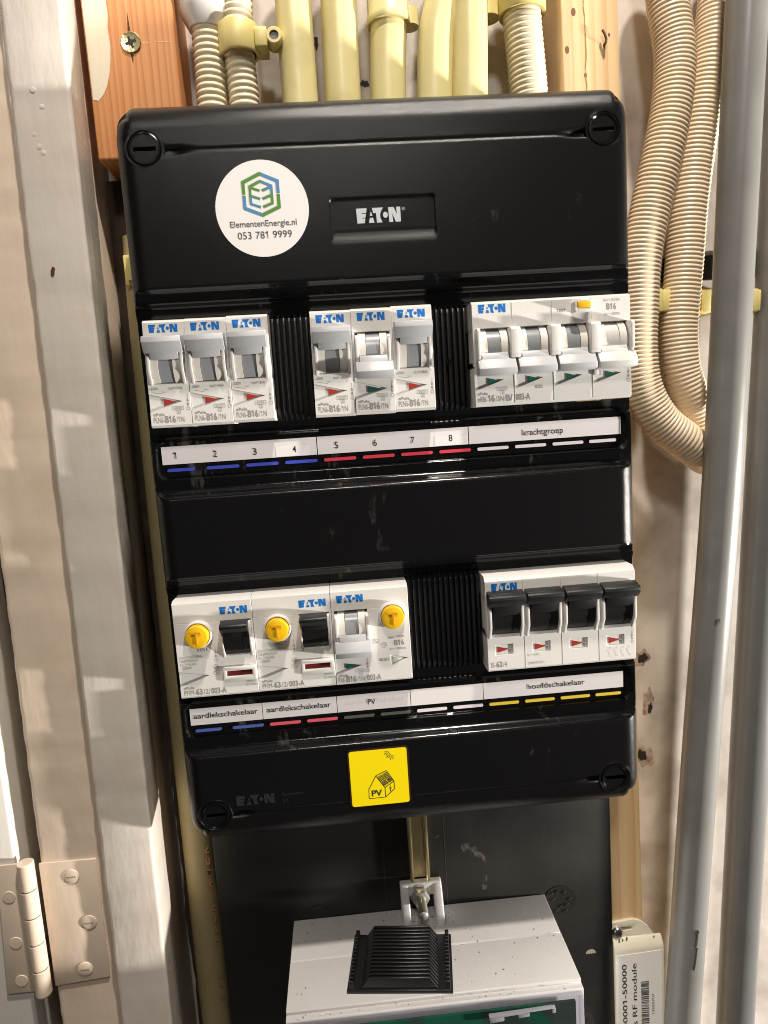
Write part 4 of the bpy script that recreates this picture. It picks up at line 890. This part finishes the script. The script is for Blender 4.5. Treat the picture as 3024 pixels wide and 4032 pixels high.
stroke([(-7.2, cz-.5), (-7.2, cz-5.2), (0, cz-8.2), (7.2, cz-5.2), (7.2, cz-.5)], 1.4)
stroke([(-4.5, cz-3.6), (-4.5, cz+3.4), (0, cz+5.4), (4.5, cz+3.4), (4.5, cz-3.6)], 1.1)
for s_ in (-1, 1):
    for dz in (3.0, -.3, -3.6): stroke([(s_*4.4, cz+dz), (s_*.75, cz+dz-1.3)], 1.0)
m.build('emblem', gm, st)
m = MB(); T(m, 'ElementenEnergie.nl', -14.0, 14.0, -7.2, 2.5, ye, .002); m.build('name_print', mat('dark_grey_print', (.05, .055, .05), .6), st)
m = MB(); T(m, '053 781 9999', -11.2, 11.6, -12.1, 2.9, ye, -.004); m.build('phone_print', MATS['dark_grey_print'], st)

pv = thing('warning_sticker', 'square yellow PV warning sticker with house drawing at the bottom of the cover', 'sticker', (-18.55, Yb-.2, -149.6))
m = MB(); m.plate(rrect(-14.6, 14.6, -14.3, 14.6, 1.8, 5), 0, .12); m.build('dark_backing', mat('sticker_border', (.03, .012, .008), .35), pv)
m = MB(); m.plate(rrect(-13.8, 13.7, -14.2, 13.7, 1.2, 5), -.06, -.005); m.build('yellow_field', SIGNY, pv)
m = MB(); ye = -.1
house = lambda pts, w=.32: [m.line(p, q, w, ye) for p, q in zip(pts, pts[1:])]
k_ = lambda u, v: ((u-780)/43.6, (838-v)/41.5-.0)     # sticker units from the drawing
def K(u, v): return ((u-(770+ (v-838)*.045))/44.5, (838-v-(u-770)*.085)/42.0)
house([K(545, 1305), K(540, 1110), K(693, 820), K(885, 1070), K(895, 1272), K(545, 1305)])
house([K(693, 820), K(920, 708), K(1078, 930), K(885, 1070)]); house([K(1078, 930), K(1088, 1095), K(895, 1272)])
for (a, b, c, d) in (((735, 845), (830, 795), (905, 905), (810, 955)), ((850, 785), (920, 745), (1000, 855), (925, 895)), ((820, 970), (905, 920), (955, 975), (870, 1030)), ((930, 900), (1010, 860), (1050, 915), (965, 965))):
    for i in range(5):
        t_ = i/4; p = (a[0]+(b[0]-a[0])*t_, a[1]+(b[1]-a[1])*t_); q = (d[0]+(c[0]-d[0])*t_, d[1]+(c[1]-d[1])*t_); m.line(K(*p), K(*q), .2, ye)
        p = (a[0]+(d[0]-a[0])*t_, a[1]+(d[1]-a[1])*t_); q = (b[0]+(c[0]-b[0])*t_, b[1]+(c[1]-b[1])*t_); m.line(K(*p), K(*q), .2, ye)
m.flat([K(1015, 995), K(972, 1090), K(1000, 1085), K(985, 1140), K(1002, 1155), K(1022, 1060), K(996, 1068)], ye)
T(m, 'PV', K(600, 1255)[0], K(825, 1250)[0], K(600, 1258)[1]+.1, 2.85, ye, .03)
arc = [K(962, 295), K(975, 330), K(1000, 362), K(1035, 383), K(1078, 388)]; house(arc, .26)
for p, q in (((940, 300), (888, 318)), ((940, 330), (878, 370)), ((958, 350), (920, 390)), ((978, 372), (932, 440)), ((1005, 388), (980, 440)), ((1035, 405), (1012, 480)), ((1068, 410), (1070, 470))): m.line(K(*p), K(*q), .26, ye)
m.build('pictogram', BLKP, pv)

# ------------------------------------------------------------------ electricity meter
mt = thing('energy_meter', 'light grey electricity meter with clear cover hanging below the fuse box', 'meter', (0, 0, -254.5))
m = MB(); m.prismx([(49.6, -150), (49.6, 0), (20.6, 0), (20.2, -.5), (19.6, -.5), (19.2, .25), (-9.8, .25), (-10.6, -.2), (-10.6, -1.6), (-13.4, -1.8), (-14.0, -2.4), (-14.0, -150)], -70.6, 71.2); m.build('body', METER, mt, bevel=1.0, seg=3)
cv = MB(); cv.box(-69.4, 70.2, -44, -14.1, -4.4, -2.4); cv.box(-69.4, -67.6, -44, -14.1, -60, -4.5); cv.box(68.4, 70.2, -44, -14.1, -60, -4.5); cv.box(-69.4, 70.2, -46, -44.1, -60, -2.4)
cv.build('clear_cover', GLASS, mt, bevel=.5)
m = MB(); m.box(-40, 66, -17.5, -16, -60, -4.8); m.build('circuit_board', PCB, mt)
m = MB(); m.box(-66, -40.5, -17.5, -16, -60, -4.8); m.build('grey_panel', mat('meter_dark_grey', (.20, .195, .19), .5), mt)
m = MB(); m.plate([(24, -8.6), (31, -8.0), (31, -6.0), (37.5, -5.7), (37.5, -7.6), (43, -7.2), (43, -5.3), (53.5, -4.8), (53.5, -7.0), (55.5, -6.9), (55.5, -4.5), (24, -5.4)], -20.5, -18); m.build('plastic_tab', METER, mt, bevel=.3)
hk = MB(); 
for xa, xb in ((-10.6, -5.9), (7.7, 12.4)): hk.prismx([(48.8, -.2), (48.8, 18.4), (44.8, 18.4), (41.5, 14), (37, 4), (33.5, -.2)], xa, xb)
hk.prismx([(48.8, 11.8), (48.8, 18.6), (44.6, 18.6), (43.0, 11.8)], -10.6, 12.4)
hk.build('hanging_lug', METER, mt, bevel=.9, seg=3)
bt = thing('hanging_bolt', 'dull zinc bolt with hexagon nut through the meter lug', 'bolt', (.2, 44.0, -242.3))
m = MB(); m.cyl((0, 0, 0), 'y', 5.6, 1.6, 40); m.build('washer', ZINC, bt)
m = MB(); m.cyl((0, -4.6, 0), 'y', 5.0, 4.5, 6); m.build('nut', ZINC, bt, bevel=.4)
m = MB(); m.lathe((0, -17, 0), 'y', [(0.01, -.6), (2.0, -.4), (2.5, .3)]+[(2.5+(.12 if i % 2 else -.1), .6+i*.45) for i in range(27)]+[(2.5, 13)], 24); m.build('stud', ZINC, bt, ang=80)
# loose blanking plate lying on the meter
bp = thing('loose_blanking_plate', 'black ribbed plastic blanking plate lying on top of the grey meter', 'plastic plate', (-14.0, 10.5, -254.2), rot=(0, 0, math.radians(-7.5)))
m = MB(); m.box(-25.6, 25.6, -18.2, 18.2, 0, 1.6); m.build('plate', BLACKR, bp, bevel=.3)
for i in range(15):
    y = -16.6+i*2.37; r = MB(); hgt = 7.6
    r.add([(-19, y-.55, 1.5), (-14.6, y-.55, hgt), (14.6, y-.55, hgt), (19, y-.55, 1.5), (-19, y+.55, 1.5), (-14.6, y+.55, hgt), (14.6, y+.55, hgt), (19, y+.55, 1.5)],
          [(0, 1, 2, 3), (7, 6, 5, 4), (0, 4, 5, 1), (1, 5, 6, 2), (2, 6, 7, 3), (3, 7, 4, 0)]); r.build('fin', BLACKR, bp, bevel=.2, seg=1)
    for sx in (-1, 1):
        r = MB(); r.prismx([(y-.95, 1.5), (y+.95, 1.5), (y+.2, 5.4), (y-.5, 5.8)], sx*23.4-1.0, sx*23.4+1.0); r.build('edge_tooth', BLACKR, bp, bevel=.15, seg=1)
# crumbs of plaster on the meter
random.seed(5); m = MB()
for i in range(260):
    if i < 90: x, y = random.gauss(2, 9), random.gauss(40, 4)
    elif i < 130: x, y = random.uniform(-68, 68), random.gauss(-12, .6)
    else: x, y = random.uniform(-68, 68), random.uniform(-8, 48)
    if not -9 < y < 48 and i < 90: continue
    if abs(x+14) < 27 and -10 < y < 31: continue
    r = random.choice((.16, .2, .26, .34, .5)); z = -254.5 if y > -10 else -256.2
    a = random.uniform(0, 3); q = [(x+r*math.cos(a+k)*random.uniform(.7, 1.6), y+r*math.sin(a+k)*random.uniform(.7, 1.3), z+.3) for k in (0, 1.57, 3.14, 4.71)]
    m.add(q+[(x, y, z+.3+r*random.uniform(.7, 1.4))], [(0, 1, 4), (1, 2, 4), (2, 3, 4), (3, 0, 4), (3, 2, 1, 0)], random.choice((0, 0, 1, 2)))
dc = m.build('plaster_crumbs', [mat('pale_crumb', (.62, .58, .52), .9), mat('brown_crumb', (.28, .20, .14), .9), mat('dark_crumb', (.16, .13, .11), .8)], smooth=False)
dc['label'] = 'loose plaster crumbs and dust scattered on the grey meter'; dc['category'] = 'crumbs'; dc['kind'] = 'stuff'
